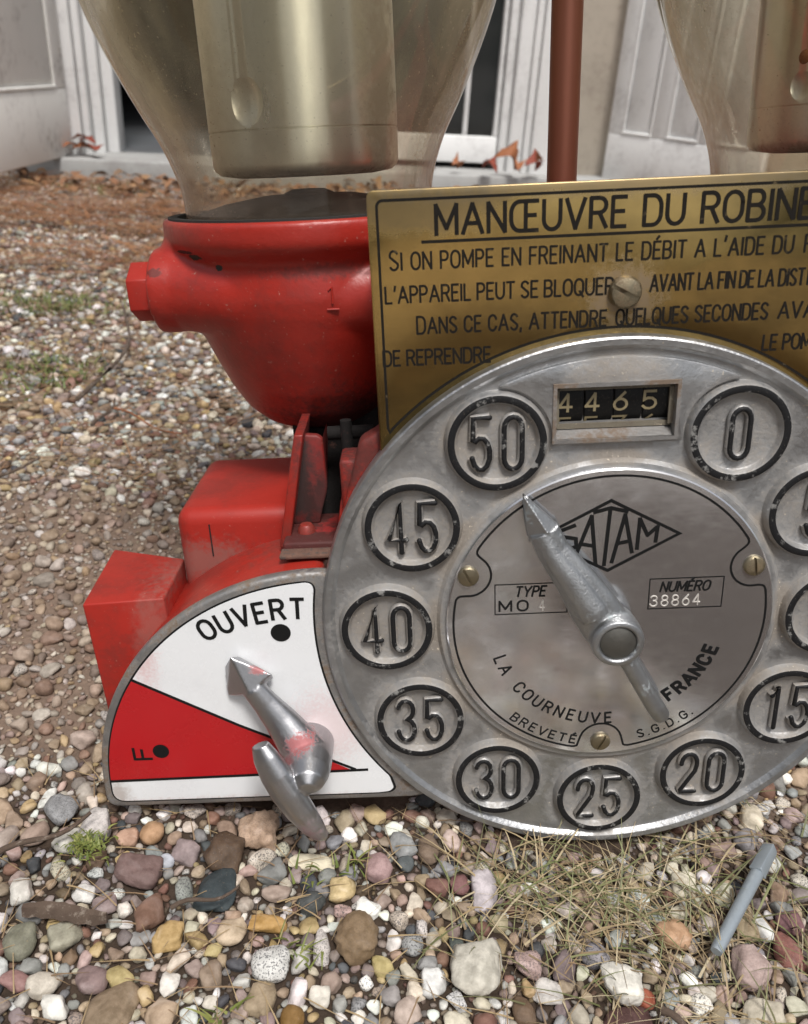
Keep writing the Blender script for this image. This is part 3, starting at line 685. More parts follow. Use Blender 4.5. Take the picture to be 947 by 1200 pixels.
# --- glass globes with metal sleeves inside
def AX(s): return -151 if s < 0 else 148.5
def globe(s):
    g = PB()
    prof = [(69.5, 192), (69.5, 205), (70.2, 214), (72.5, 224), (77.7, 238), (87, 256), (98.5, 281), (107, 304), (115, 335), (119, 370), (118, 410), (110, 450), (96, 485), (78, 512), (70, 530), (69.5, 548)]
    # smooth the profile with a spline through its points
    pr = []
    for i in range(len(prof)-1):
        p0 = prof[max(i-1, 0)]; p1 = prof[i]; p2 = prof[i+1]; p3 = prof[min(i+2, len(prof)-1)]
        for k in range(5):
            t = k/5
            pr.append(tuple(0.5*((2*p1[d])+(-p0[d]+p2[d])*t+(2*p0[d]-5*p1[d]+4*p2[d]-p3[d])*t*t+(-p0[d]+3*p1[d]-3*p2[d]+p3[d])*t**3) for d in (0, 1)))
    pr.append(prof[-1])
    g.lathe(pr, (AX(s), 130, 0), 'z', 96)
    go = g.build('glass_globe', 'glass', pump, 180)
    c = PB()
    c.lathe([(0, 220), (38, 220), (47.5, 221.5), (50.6, 224), (51.4, 227), (51.6, 234), (51.6, 242.4), (51.1, 242.7), (51.1, 243.3), (51.65, 243.6), (51.8, 520), (49, 523), (0, 523)], (AX(s), 130, 0), 'z', 96)
    co = c.build('metal_sleeve', 'steel', go, 40)
    ang, dz, rr = (R(-26), 256, 15.0) if s < 0 else (R(-53), 252, 9.0)
    Rm = Matrix.Rotation(ang, 3, 'Z'); cc = Vector((AX(s), 130, dz))
    d = PB(); d.ball(Rm @ Vector((0, -51.6-rr*.72, 0))+cc, (rr, rr, rr*1.1), 40)
    do = d.build('dimple_cutter', 'steel', None, None); do.matrix_world = pump.matrix_world
    bpy.context.view_layer.update()
    bake(co, [('BOOLEAN', dict(operation='DIFFERENCE', object=do, solver='EXACT'))])
    bpy.data.objects.remove(do); co.data.shade_smooth(); co.data.set_sharp_from_angle(angle=R(40))
    if s > 0:
        q = PB(); q.lathe([(0, -.9), (2.2, -.7), (3.4, .1)], (0, 0, 0), 'y', 20)
        q.v = [Rm @ Vector((v.x, v.y-51.5, v.z*1.1))+Vector((148.5, 130, 265)) for v in q.v]
        q.build('rust_spot', 'rust', co, 60)
    cap = PB()
    cap.lathe([(0, 572), (60, 572), (80, 566), (84, 558), (84, 546), (76, 544), (70.5, 544), (70.5, 556), (0, 556)], (151*s, 130, 0), 'z', 64)
    bevel(cap.build('globe_cap', 'red', pump, 40), 0.001)
globe(-1); globe(1)
b = PB()
b.lathe([(18, 203), (14, 211), (9, 213), (0, 213)], (-151, 130, 0), 'z', 32)
b.build('drain_cup', 'dark', pump, 60)

# --- copper pipe between the globes
b = PB()
b.tube([(-8, 132, 190), (-7.6, 132, 230), (-7, 132.3, 300), (-6.4, 132, 400), (-6, 132, 560)], 8.4, 28)
b.build('copper_pipe', 'copper', pump, 60)

# --- brass instruction plate
RA = 147.0
def plate_outline(i, rc, n=40):
    xl = 113.5-i; zt = 214.6-i; r = RA+i
    pts = []
    a0 = math.asin(xl/r)
    zb = r*math.cos(a0)
    pts += [(-xl+rc*.35, zb+rc*.20), (-xl, zb+rc)]
    pts += arc(-xl+rc, zt-rc, rc, rc, 180, 90, 5)+arc(xl-rc, zt-rc, rc, rc, 90, 0, 5)
    pts += [(xl, zb+rc), (xl-rc*.35, zb+rc*.20)]
    aa = math.asin((xl-rc*.9)/r)
    pts += [(r*math.sin(aa-2*aa*k/n), r*math.cos(aa-2*aa*k/n)) for k in range(n+1)]
    return pts
b = PB(); b.prism(plate_outline(0, 3.2), 8.0, 10.5)
plate = b.build('brass_plate', 'brass', pump, 30); bevel(plate, 0.0006)
b = PB()
b.ribbon(plate_outline(4.3, 2.6), 1.2, 7.9, closed=True)
b.ribbon([(-89.8, 192.3), (92, 192.3)], 1.35, 7.88)
TX = (('MANŒUVRE DU ROBINET', -83.4, 90.5, 195.2, 12.2, 1.8, .25, .50, 1.0),
      ("Si on pompe en freinant le débit a l'aide du", -104.6, 74.2, 180.8, 8.2, 1.02, .24, .46, .88), ('robinet', 79.5, 107.5, 180.8, 8.2, 1.02, .24, .46, .88),
      ("L'appareil peut se bloquer", -107.2, -4.5, 166.3, 7.2, 1.02, .24, .36, .98), ('avant la fin de la dist', 12.3, 81.0, 166.6, 7.2, 1.02, .22, .36, .98),
      ('ribution', 82.8, 106, 166.6, 7.2, 1.02, .22, .36, .98),
      ('Dans ce cas, attendre', -93.4, -7.0, 152.0, 7.6, 1.02, .24, .44, .92), ('quelques secondes', -2.3, 66.4, 152.0, 7.2, 1.02, .24, .44, .98), ('avant', 71.5, 98, 152.0, 7.2, 1.02, .24, .44, .98),
      ('de reprendre', -109.6, -60.0, 137.6, 7.0, 1.02, .22, .4, .98), ('le pompage', 66.0, 105, 137.6, 7.0, 1.02, .22, .42, .98))
for t_, x0, x1, z, h, st, gp, sp, sm in TX: letters(b, t_, x0, x1, z, h, st, 7.87, gap=gp, space=sp, small=sm)
b.build('engraved_text', 'engraved', plate, None)
def screw(x, z, y, r, h, ang, parent, mat='screw', name='screw'):
    s = PB()
    s.lathe([(r, y+0.6), (r, y-h*.45), (r*.86, y-h*.8), (r*.5, y-h), (0, y-h*1.04)], (x, 0, z), 'y', 36)
    o = s.build(name, mat, parent, 40)
    s2 = PB(); Rm = Matrix.Rotation(R(ang), 3, 'Y')
    s2.box((x-r*.93, y-h*1.05-.25, z-r*.12), (x+r*.93, y-h*.5, z+r*.12), Rm, (x, y, z))
    s2.build('screw_slot', 'dark', o, 40) if False else None
    bo = s2.build('slot_cutter', 'dark', None, None); bo.matrix_world = pump.matrix_world
    bpy.context.view_layer.update()
    bake(o, [('BOOLEAN', dict(operation='DIFFERENCE', object=bo, solver='EXACT'))])
    bpy.data.objects.remove(bo)
    o.data.shade_smooth(); o.data.set_sharp_from_angle(angle=R(35))
    return o
bpy.context.view_layer.update()
screw(0.8, 167, 8.0, 7.4, 4.6, 28, plate)

# --- round dial
b = PB()
prof = [(0, 2.2), (85.6, 2.2), (87.2, 2.5), (89.0, 4.6), (91, 5.0), (140.3, 5.0), (142.0, 4.5), (143.2, 2.8), (144.2, 2.0), (147.0, 1.7), (147.8, 2.2), (148.4, 3.6), (148.4, 12.5), (146, 13), (0, 13)]
b.lathe(prof, (0, 0, 0), 'y', 180)
for zz in range(1): pass
dial = b.build('dial', ['alu'], pump, 30)
# raised field round the counter window, scalloped by the neighbouring badges
def scal(cx, cz, r, a0, a1, n=12): return [(cx+r*math.cos(R(a0+(a1-a0)*k/n)), cz+r*math.sin(R(a0+(a1-a0)*k/n))) for k in range(n+1)]
fld = [(139.0*math.sin(R(-24+2*k)), 139.0*math.cos(R(-24+2*k))) for k in range(25)]
fld += scal(57.5, 99.6, 26.6, 96, 186) + scal(-57.5, 99.6, 26.6, -6, 84)
fld = fld[::-1]
b = PB(); b.prism(fld, 2.6, 7.0)
fo = b.build('counter_field', 'alu', dial, 30)
bevel(fo, 0.0008)
cut = MB(0.001, BASE); cut.box((-29.5, -6, 99.6), (26.6, 11.5, 125.2))
co = cut.build('window_cutter', 'alu', None, None); co.matrix_world = pump.matrix_world
bpy.context.view_layer.update()
for o in (dial, fo):
    bake(o, [('BOOLEAN', dict(operation='DIFFERENCE', object=co, solver='EXACT'))])
    o.data.shade_smooth(); o.data.set_sharp_from_angle(angle=R(32))
bpy.data.objects.remove(co)
# frame of the window
b = PB()
ow = [(-31.2, 98.0), (28.2, 98.0), (28.2, 127.0), (-31.2, 127.0)]; iw = [(-29.4, 99.7), (26.5, 99.7), (26.5, 125.1), (-29.4, 125.1)]
vs = [(x, 1.6, z) for x, z in ow]+[(x, 1.6, z) for x, z in iw]+[(x, 4, z) for x, z in ow]+[(x, 10, z) for x, z in iw]
b.add(vs, [[i, (i+1) % 4, 4+(i+1) % 4, 4+i] for i in range(4)]+[[i, 8+i, 8+(i+1) % 4, (i+1) % 4] for i in range(4)]+[[4+i, 4+(i+1) % 4, 12+(i+1) % 4, 12+i] for i in range(4)])
b.add([(-29.3, 3.4, 99.8), (26.4, 3.4, 99.8), (26.4, 9.5, 103.1), (-29.3, 9.5, 103.1), (-29.3, 9.5, 99.8), (26.4, 9.5, 99.8)], [[0, 1, 2, 3], [0, 4, 5, 1], [3, 2, 5, 4], [0, 3, 4], [1, 5, 2]])
b.build('window_frame', 'rim', dial, 30)
b = PB()
b.box((-29.2, 8.4, 103.2), (26.3, 9.6, 105.6))
b.build('window_ledge', 'ledge', dial, 30)
# number drums
RD = 21.0; YC = 8.4+RD; ZC = 117.0
b = PB()
for k in range(4):
    x0 = -29.0+k*14.0
    b.lathe([(0, x0), (RD-.3, x0), (RD, x0+.3), (RD, x0+13.2), (RD-.3, x0+13.5), (0, x0+13.5)], (0, YC, ZC), 'x', 64)
b.build('counter_drum', 'drum', dial, 40)
b = PB()
def drummap(q):
    a = (q[1]-ZC)/RD; rr = RD+0.12
    return (q[0], YC-rr*math.cos(a), ZC+rr*math.sin(a))
for (ch, nx, x) in (('4', '5', -27.4), ('4', '5', -14.6), ('6', '7', -1.2), ('5', '6', 12.6)):
    for c, z in ((ch, 111.6), (nx, 99.2)):
        for pl in GL[c][1]:
            b.ribbon([(x+px*6.2, z+py*8.6) for px, py in pl], 1.25, 0, mapf=drummap)
b.build('counter_digits', 'cream', dial, None)
b = PB()
for x0, x1, z0, z1 in ((-29.4, -27.6, 104.7, 125), (24.3, 26.5, 104.7, 125), (-29.4, 26.5, 122.6, 125)):
    b.box((x0, 6.2, z0), (x1, 7.6, z1))
b.build('dust_line', 'ledge', dial, 30)

# number badges round the dial
DIG = {
 '0': [[(-.5, .22), (-.5, .78)]+[(p[0], p[1]) for p in arc(0, .78, .5, .22, 180, 0, 8)]+[(.5, .22)]+arc(0, .22, .5, .22, 0, -180, 8)],
 '1': [[(-.12, .80), (.2, 1.0), (.2, 0)]],
 '2': [[(-.5, .74)]+arc(0, .76, .5, .24, 175, -10, 8)+[(.40, .55), (-.46, .04), (-.5, 0), (.5, 0)]],
 '3': [arc(-.02, .77, .47, .23, 165, -75, 9)+[(.0, .54), (.12, .53)]+arc(-.02, .27, .52, .27, 75, -170, 10)],
 '4': [[(.22, 0), (.22, 1.0), (-.5, .26), (.52, .26)]],
 '5': [[(.46, 1.0), (-.42, 1.0), (-.46, .56)]+arc(-.02, .31, .5, .31, 130, -165, 10)],
}
def badge(num, ang):
    bx, bz = 115*math.sin(R(ang)), 115*math.cos(R(ang))
    g = PB()
    g.cur = 0
    g.lathe([(25.6, 5.3), (24.7, 3.0), (24.3, 1.2), (23.7, 0.35)], (bx, 0, bz), 'y', 64)
    g.lathe([(20.3, 0.35), (19.6, 1.2), (18.9, 3.0), (18.2, 3.6), (10, 3.5), (0, 3.4)], (bx, 0, bz), 'y', 64)
    g.cur = 1
    g.lathe([(23.7, 0.35), (23.2, 0.1), (20.9, 0.1), (20.3, 0.35)], (bx, 0, bz), 'y', 64)
    txt = str(num); w = 8.6; gap = 15.2
    xs = [0] if len(txt) == 1 else [-gap/2, gap/2]
    hh = 26.0 if num else 24.5
    for c, x in zip(txt, xs):
        for pl in DIG[c]:
            pts = [(bx+x+px*w, bz-hh/2+py*hh) for px, py in pl]
            g.cur = 0; g.tube([(p[0], 2.4, p[1]) for p in pts], 2.2, 10, flat=.95)
            g.cur = 1; g.tube([(p[0], 1.15, p[1]) for p in pts], 1.4, 10, flat=.85)
            for p in (pts[0], pts[-1]): g.ball((p[0], 1.15, p[1]), (1.4, 1.19, 1.4), 10)
    o = g.build('number_badge', ['alu', 'black'], dial, 45)
    o['label'] = f'raised ring badge with the number {num}'
for k in range(11): badge(k*5, 30+30*k)

# central name plate, printed
b = PB()
b.lathe([(0, 0.0), (83.3, 0.0), (84, 0.5), (84, 2.4), (0, 2.4)], (0, 0, 1), 'y', 128)
disc = b.build('name_disc', 'disc', dial, 30)
b = PB()
SCR = [(-72.3, 29.3), (71.5, 29.3), (-1.0, -75.6)]
def inside(x, z):
    k = 5.0
    v = 80.3-math.hypot(x, z)
    for sx_, sz_ in SCR:
        d = math.hypot(x-sx_, z-sz_)-11.6
        h = max(k-abs(v-d), 0)/k; v = min(v, d)-h*h*k*.25
    return v
line = []
for i in range(720):
    a = 2*math.pi*i/720; r = 40.0
    while inside(r*math.sin(a), r*math.cos(a)) > 0: r += 0.15
    line.append((r*math.sin(a), 1+r*math.cos(a)))
b.ribbon(line, 1.15, -0.10, closed=True)
dm = [(-37.8, 49.5), (-2, 68.5), (32.6, 49.5), (-2, 30.5)]
b.ribbon(dm, 1.7, -0.12, closed=True)
for pl in ([(-19.3, 56.0), (-26.6, 53.2), (-26.0, 50.2), (-18.6, 48.8), (-18.2, 44.2), (-22.4, 43.4)],
           [(-18.2, 40.0), (-11.2, 60.6), (-8.3, 34.6)], [(-15.6, 45.6), (-9.6, 44.4)],
           [(-10.0, 62.6), (-2.0, 64.6), (6.2, 62.4)], [(-2.2, 64.4), (-4.0, 33.6)],
           [(-.2, 35.0), (5.2, 60.8), (9.6, 40.2)], [(2.0, 45.2), (8.2, 46.4)],
           [(12.0, 42.0), (12.6, 58.2), (16.8, 49.2), (21.6, 53.8), (21.0, 45.6)]):
    for sg in strokes(pl): b.ribbon(sg, 1.95, -0.13-0.0037*(len(b.f) % 17))
b.ribbon([(-58.8, 24.6), (-21.8, 24.6), (-21.8, 7.4), (-58.8, 7.4)], 0.6, -0.10, closed=True)
b.ribbon([(19.8, 24.6), (57.2, 24.6), (57.2, 7.4), (19.8, 7.4)], 0.6, -0.10, closed=True)
letters(b, 'TYPE', -48.5, -33.5, 17.4, 5.6, 1.0, -0.11, gap=.25, slant=.18)
letters(b, 'MO', -56.5, -42.0, 9.2, 5.8, 1.05, -0.11, gap=.45)
letters(b, 'NUMÉRO', 25.4, 50.0, 17.2, 5.4, 1.0, -0.11, gap=.25, slant=.18)
arc_letters(b, 'LA COURNEUVE', 62.5, 250.5, 177.5, 6.4, 1.05, -0.11)
arc_letters(b, 'FRANCE', 60.5, 143.0, 108.5, 7.0, 1.9, -0.11, width=.95)
arc_letters(b, 'BREVETÉ', 77.0, 220.0, 192.5, 5.0, 0.85, -0.11, width=1.15)
arc_letters(b, 'S.G.D.G.', 76.0, 163.5, 140.5, 5.0, 0.85, -0.11, width=1.0)
b.build('printed_text', 'ink', disc, None)
b = PB()
for txt, x0, x1, z in (('4', -36, -32, 8.9), ('38864', 20.9, 48.0, 8.9)):
    x = x0; n = len(txt); stp = (x1-x0)/n
    for i, c in enumerate(txt):
        for pl in GL[c][1]:
            ridge(b, [(x0+i*stp+px*stp*.62, z+py*6.0) for px, py in pl], 0.36, -0.12, n=8)
b.build('stamped_number', 'stamp', disc, 60)
for (sx_, sz_), a in zip(SCR, (62, 82, 118)): screw(sx_, sz_+1, 0.0, 5.4, 2.6, a, dial)

# --- pointer
b = PB()
def wedge(mb, ridge_pts, left_pts, right_pts, yb):
    n = len(ridge_pts); vs = list(ridge_pts)+list(left_pts)+list(right_pts)
    vs += [(p[0], yb, p[2]) for p in left_pts]+[(p[0], yb, p[2]) for p in right_pts]
    fs = []
    for i in range(n-1):
        fs += [[i, i+1, n+i+1, n+i], [i+1, i, 2*n+i, 2*n+i+1], [n+i, n+i+1, 3*n+i+1, 3*n+i], [2*n+i+1, 2*n+i, 4*n+i, 4*n+i+1], [3*n+i, 3*n+i+1, 4*n+i+1, 4*n+i]]
    fs += [[0, n, 3*n, 4*n, 2*n], [n-1, 3*n-1, 5*n-1, 4*n-1, 2*n-1]]
    mb.add(vs, fs)
wedge(b, [(-45.6, -7.5, 75.4), (-39.5, -10, 65.5), (-34.6, -12, 57.6)], [(-45.9, -6.0, 75.2), (-44.2, -5.0, 60), (-42.4, -4.2, 49.6)], [(-45.3, -6.5, 75.6), (-36, -6, 66.5), (-28.2, -6.0, 58.6)], -2.6)
pax = [(-35.5, 56.5), (-31.0, 46), (-20, 30.5), (-11, 16), (-3, 3)]
b.tube([(x, y, z) for (x, z), y in zip(pax, (-6.0, -6.5, -8, -9.0, -9.0))], [7.6, 8.2, 10.2, 12.2, 12.8], 22, flat=[.7, .72, .66, .62, .66])
b.tube([(x-1.0, y, z-.5) for (x, z), y in zip(pax[:4]+[(-9.2, 12.6)], (-8.2, -10, -12, -14.2, -14.8))], [4.4, 5.0, 6.6, 7.6, 7.0], 22, flat=.8)
b.lathe([(0, -2.0), (12.4, -2.0), (13.4, -12), (13.2, -19.5), (12.4, -21.4), (10.2, -21.8), (9.2, -20.8), (9.0, -18.8), (0, -18.8)], (0.4, 0, 0), 'y', 48)
b.tube([(4, -11, -8), (9.5, -12, -18), (17, -12.5, -32), (24, -12, -44.5), (27.8, -9.8, -51.2), (29.4, -7.2, -53.8)], [5.6, 4.8, 4.7, 5.0, 4.8, 3.4], 20)
pointer = cast_part(b, 'pointer', ['needle'], dial, 0.00055, 3, 0.45)
b = PB(); b.lathe([(0, -20.9), (8.2, -20.7), (9.0, -20.0), (9.0, -18.5)], (0.4, 0, 0), 'y', 40)
b.build('spindle_end', 'spindle', dial, 40)

# --- valve quadrant
QC = (-149.0, -101.0); QR = 134.0
def quad_outline(i, rc):
    """outline inset by i; right side follows the dial's rim"""
    r = QR-i; rd = 148.5+(i if i > 0 else -3); zb = -114+i
    xr = -math.sqrt(rd*rd-zb*zb); xl = QC[0]-math.sqrt(r*r-(-93-QC[1])**2)
    zc = zb+11; xc = -math.sqrt(rd*rd-zc*zc)
    pts = [(xl-.8, zb), (xr-17, zb), (xr-10.5, zb+.7), (xr-8.0, zb+3.0), (xr-9.0, zb+6.6)]
    col_ = []; z = zc-.5
    while True:
        z += .5; x = -math.sqrt(rd*rd-z*z)
        if math.hypot(x-QC[0], z-QC[1]) > r: break
        if int(round((z-zc)*2)) % 6 == 0: col_.append((x, z))
    pts += [p for p in col_ if z-p[1] > 8]+[(x, z)]
    a0 = math.degrees(math.atan2(z-QC[1], x-QC[0])); a1 = 180-math.degrees(math.asin((-93-QC[1])/r))
    a0 += 4.5
    pts += [(QC[0]+r*math.cos(R(a0+(a1-a0)*k/48)), QC[1]+r*math.sin(R(a0+(a1-a0)*k/48))) for k in range(49)]
    return pts
quad_raw = quad_outline
def quad_outline(i, rc): return round_poly(quad_raw(i, rc), 1.2*rc, 24, 8)
qo = quad_outline(0, 7); qi = quad_outline(5.2, 6.5)
b = PB()
b.prism(quad_outline(0, 7), 5.0, 12.6)
qframe = b.build('quadrant_frame', 'rim', pump, 30); bevel(qframe, 0.0022, 3)
b = PB(); b.prism(qi, 4.35, 6.5)
enam = b.build('enamel_plate', 'white_enamel', qframe, 30)
b = PB(); b.ribbon(quad_outline(4.8, 6.6), 1.3, 4.75, closed=True); b.build('seam_line', 'ink', qframe, None)
# red sector: corners clipped to the enamel's left edge
def edge_pt(z):
    return (QC[0]-math.sqrt((QR-5.1)**2-(z-QC[1])**2), z)
sec = [edge_pt(-27.4-66.2*k/12) for k in range(13)]
sec += [(-139.0, -92.6)]
b = PB(); b.add([(x, 4.25, z) for x, z in sec], [list(range(len(sec)))]); b.build('red_sector', 'red_enamel', enam, None)
b = PB()
b.ribbon([edge_pt(-27.0), (-200, -58.9), (-138, -91.6)], 1.7, 4.15)
b.ribbon([edge_pt(-94.3), (-200, -93.3), (-131, -92.2)], 1.7, 4.11)
b.lathe([(0, 4.08), (5.3, 4.08)], (-171.2, 0, -1.0), 'y', 32)
b.lathe([(0, 4.08), (4.6, 4.08)], (-246.0, 0, -74.5), 'y', 32)
# the F lies on its side, read from the right
for k, pl in enumerate([q for p_ in GL['F'][1] for q in strokes(p_)]):
    b.ribbon([(-251.8-py*9.6, -79.4+px*7.4) for px, py in pl], 1.6, 4.07-0.004*k)
def qletter(mb, c, x, z, rot, h, st, y):
    gw, pls = GL[c]; gw *= .9
    for k, pl in enumerate([q for p_ in pls for q in strokes(p_)]):
        pts = []
        for px, py in pl:
            v = Vector(((px-.5)*gw*h, (py-.5)*h)); v.rotate(Matrix.Rotation(R(rot), 2)); pts.append((x+v.x, z+v.y))
        mb.ribbon(pts, st, y-.004*k)
for c, x, z, rot in (('O', -210.0, 2.6, 27), ('U', -200.2, 6.3, 21), ('V', -190.5, 9.7, 15), ('E', -181.1, 11.3, 8), ('R', -171.6, 12.9, 3), ('T', -161.2, 13.0, -2)):
    qletter(b, c, x, z, rot, 11.2, 2.0, 4.08)
b.build('printed_marks', 'ink', enam, None)

# housing behind the quadrant
b = PB()
ho = [(x, z) for x, z in quad_outline(1.6, 8)]
b.prism(ho, 11.5, 88, grow=[(QC[0]+(x-QC[0])*.985, QC[1]+(z-QC[1])*.985) for x, z in ho])
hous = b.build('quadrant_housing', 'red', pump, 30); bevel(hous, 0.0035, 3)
# boxes behind
b = PB()
b.box((-236, 62, -70), (-160, 158, 46.5))
mb_ = b.build('motor_box', 'red_clean', pump, 30); bevel(mb_, 0.009, 5)
b = PB()
b.box((-216.6, 61.5, 18), (-215.9, 68, 38)); b.build('box_seam', 'dark', mb_, 30)
b = PB()
ft = [(-282.5, 26), (-238.5, 30), (-239, 80), (-287.5, 98)]
vs = [(x, y, 8.6 if k != 1 else 8.4) for k, (x, y) in enumerate(ft)]+[(x+(3 if k in (0, 3) else 0), y, -104) for k, (x, y) in enumerate(ft)]
b.add(vs, [[0, 1, 2, 3], [7, 6, 5, 4], [0, 4, 5, 1], [1, 5, 6, 2], [2, 6, 7, 3], [3, 7, 4, 0]])
bevel(b.build('side_box', 'red_clean', pump, 30), 0.0012, 3)

# bracket between bowl and quadrant
b = PB()
b.add([(-159.8, 41, 95.5), (-154.8, 41, 95.5), (-168.0, 41, 31), (-173.5, 41, 31), (-160.5, 112, 95.5), (-155.5, 112, 95.5), (-169.0, 112, 31), (-174.5, 112, 31)],
      [[0, 1, 2, 3], [7, 6, 5, 4], [0, 4, 5, 1], [1, 5, 6, 2], [2, 6, 7, 3], [3, 7, 4, 0]])
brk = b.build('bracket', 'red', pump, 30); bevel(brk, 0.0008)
b = PB()
b.box((-170, 31, 27), (-141.5, 72, 38.3)); bevel(b.build('bracket_foot', 'soot', brk, 30), .0015)
b = PB()
gp = [(-160, 91), (-149.5, 90), (-146.8, 88), (-146.2, 62), (-146.8, 57), (-150.5, 45), (-152, 38), (-170, 38)]
b.prism(gp, 57, 62); b.add([(-147, 62, 88), (-147, 96, 88), (-150.5, 96, 45), (-150.5, 62, 45)], [[0, 1, 2, 3]])
bevel(b.build('gusset', 'gusset', brk, 30), 0.0012)
b = PB(); b.box((-135, 18, 63), (-112, 40, 88.5)); b.add([(-136, 22, 66), (-114, 22, 66), (-117, 22, 36), (-141, 22, 36), (-136, 44, 66), (-114, 44, 66), (-117, 44, 36), (-141, 44, 36)], [[0, 1, 2, 3], [7, 6, 5, 4], [0, 4, 5, 1], [1, 5, 6, 2], [2, 6, 7, 3], [3, 7, 4, 0]])
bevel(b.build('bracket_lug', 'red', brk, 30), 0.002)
b = PB(); b.box((-168, 96, 20), (-95, 102, 99)); b.box((-112, 40, 20), (-108, 96, 99)); b.build('shadow_plate', 'dark', brk, 30)  # dark sheet standing in for the shade of the void behind the bracket
b = PB(); b.lathe([(0, 43.5), (3.2, 42.8), (4.6, 40.8), (5, 38), (0, 38)], (-158.5, 46, 0), 'z', 24); b.build('bracket_bolt', 'red', brk, 40)
b = PB(); b.box((-171, 22, 32.6), (-143, 32, 35.0)); bevel(b.build('grit_seam', 'grit', brk, 30), .0008)
b = PB(); b.tube([(-134, 64, 40), (-134, 64, 96)], 3.2, 12); b.tube([(-146, 80, 84), (-120, 80, 84)], 4, 12); b.build('linkage', 'dark', brk, 40)

# --- valve lever
b = PB()
# arrow head: two facets meeting in a ridge
tip = (-197.8, -3.0, -10.2); rc_ = (-176.9, -5.0, -20.4); rc2 = (-177.0, -1.0, -25.5); re_ = (-189.2, -9.0, -29.2); lc_ = (-203.4, 1.0, -36.5); lt_ = (-203.0, 2.6, -20)
hp = [tip, rc_, rc2, re_, lc_, lt_, (-195, 3.5, -14), (-178, 3.0, -26), (-188, 3.0, -37), (-191, 0, -37.5), (-198.5, -.5, -36.5)]
hb = bmesh.new()
for p in hp: hb.verts.new(p)
bmesh.ops.convex_hull(hb, input=hb.verts)
hb.verts.index_update()
b.add([v.co for v in hb.verts], [[v.index for v in f.verts] for f in hb.faces]); hb.free()
b.tube([(-187.5, -4.5, -29), (-181.5, -5.5, -38), (-175, -6.5, -47.5), (-167.5, -9, -59), (-161.5, -11, -68)], [6.6, 7.4, 9.0, 11.2, 12.4], 24, flat=[.75, .72, .78, .85, .95])
b.tube([(-161.5, 5, -72), (-161, -8, -70), (-160, -18, -69), (-159.2, -26, -68.5), (-158.8, -33, -69), (-158.6, -36.5, -70)], [13.2, 13.0, 12.4, 11.0, 8.2, 4.0], 28, up=(0, 0, 1))
wp_ = [(-182.5, -27, -48.5), (-180, -28.5, -55), (-175.5, -30.5, -65), (-170.2, -32, -76), (-164.5, -33, -87), (-159.5, -33, -97), (-155.6, -32.5, -104.5), (-154.2, -32, -107.5)]
b.tube(wp_, [5.0, 7.6, 9.4, 10.0, 9.4, 8.0, 5.8, 3.0], 24, flat=[.8, .75, .72, .7, .66, .6, .55, .5], up=(.3, 1, .3))
b.tube([(-170, -27, -72), (-163, -24, -72)], [6, 8], 16)
lever = cast_part(b, 'valve_lever', ['lever'], qframe, 0.0007, 3, 0.45)

# ------------------------------------------------------------------ setting: ground
GZ = -0.0065
def ground():
    xs = np.concatenate([-np.geomspace(90, 1.6, 14), np.linspace(-1.5, 1.5, 61), np.geomspace(1.6, 90, 14)])
    ys = np.concatenate([-np.geomspace(90, 0.3, 14), np.linspace(-0.2, 3.4, 73), np.geomspace(3.6, 90, 12)])
    X, Y = np.meshgrid(xs, ys); Z = np.full_like(X, GZ)
    nx, ny = len(xs), len(ys)
    vs = np.stack([X, Y, Z], -1).reshape(-1, 3)
    fs = [[j*nx+i, j*nx+i+1, (j+1)*nx+i+1, (j+1)*nx+i] for j in range(ny-1) for i in range(nx-1)]
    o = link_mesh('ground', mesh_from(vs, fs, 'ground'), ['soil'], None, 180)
    tag(o, 'brown soil with fine grit under the gravel yard', 'ground', kind='structure')
ground()

# ------------------------------------------------------------------ the house behind
HO = Vector((-1.07, 3.10, 0)); HY = R(9)
house = empty('house', Matrix.Translation(HO) @ Matrix.Rotation(HY, 4, 'Z'), 'beige stucco house wall with open white French doors behind the pump', 'house')
def HB(): return MB(1.0)
def hbuild(b, name, mats, parent, bw=0.004): return bevel(b.build(name, mats, parent, 30), bw, 2)
b = HB()
b.box((1.530, 0, -0.05), (5.5, .3, 2.9)); b.box((-5.5, 0, -0.05), (-0.15, .3, 2.9)); b.box((-0.15, 0, 2.25), (1.530, .3, 2.9))
hbuild(b, 'wall', 'stucco', house)
b = HB(); b.box((-5.6, -.35, 2.9), (5.6, 4, 3.0)); b.build('roof_slab', 'wood_white', house, 30)
b = HB()
b.box((-3, 3.6, 0), (4, 3.7, 2.9)); b.box((-3.1, .3, 0), (-3, 3.7, 2.9)); b.box((4, .3, 0), (4.1, 3.7, 2.9))
b.build('inner_wall', 'inside', house, 30)
b = HB(); b.box((-3, .12, -.05), (4, 3.6, 0.055)); b.build('inner_floor', 'floorboards', house, 30)
b = HB()
b.box((-0.3, -0.15, -0.02), (1.8, 0.118, 0.055))
hbuild(b, 'doorstep', 'stepstone', house, 0.006)
# frame: stacked mouldings each side
b = HB()
for u0, u1, v0, v1 in ((-0.15, -0.08, -0.025, .16), (-0.08, -0.055, 0.0, .17), (-0.055, -0.02, 0.045, .2), (-0.02, 0.02, 0.085, .22)):
    b.box((u0, v0, .05), (u1-.002, v1, 2.25))
for u0, u1, v0, v1 in ((1.350, 1.380, 0.03, .2), (1.380, 1.430, 0.0, .19), (1.430, 1.455, -0.012, .18), (1.455, 1.530, -0.028, .17)):
    b.box((u0+.002, v0, .05), (u1, v1, 2.25))
b.box((-.02, .02, 2.15), (1.350, .2, 2.249))
hbuild(b, 'door_frame', 'wood_bright', house, 0.004)
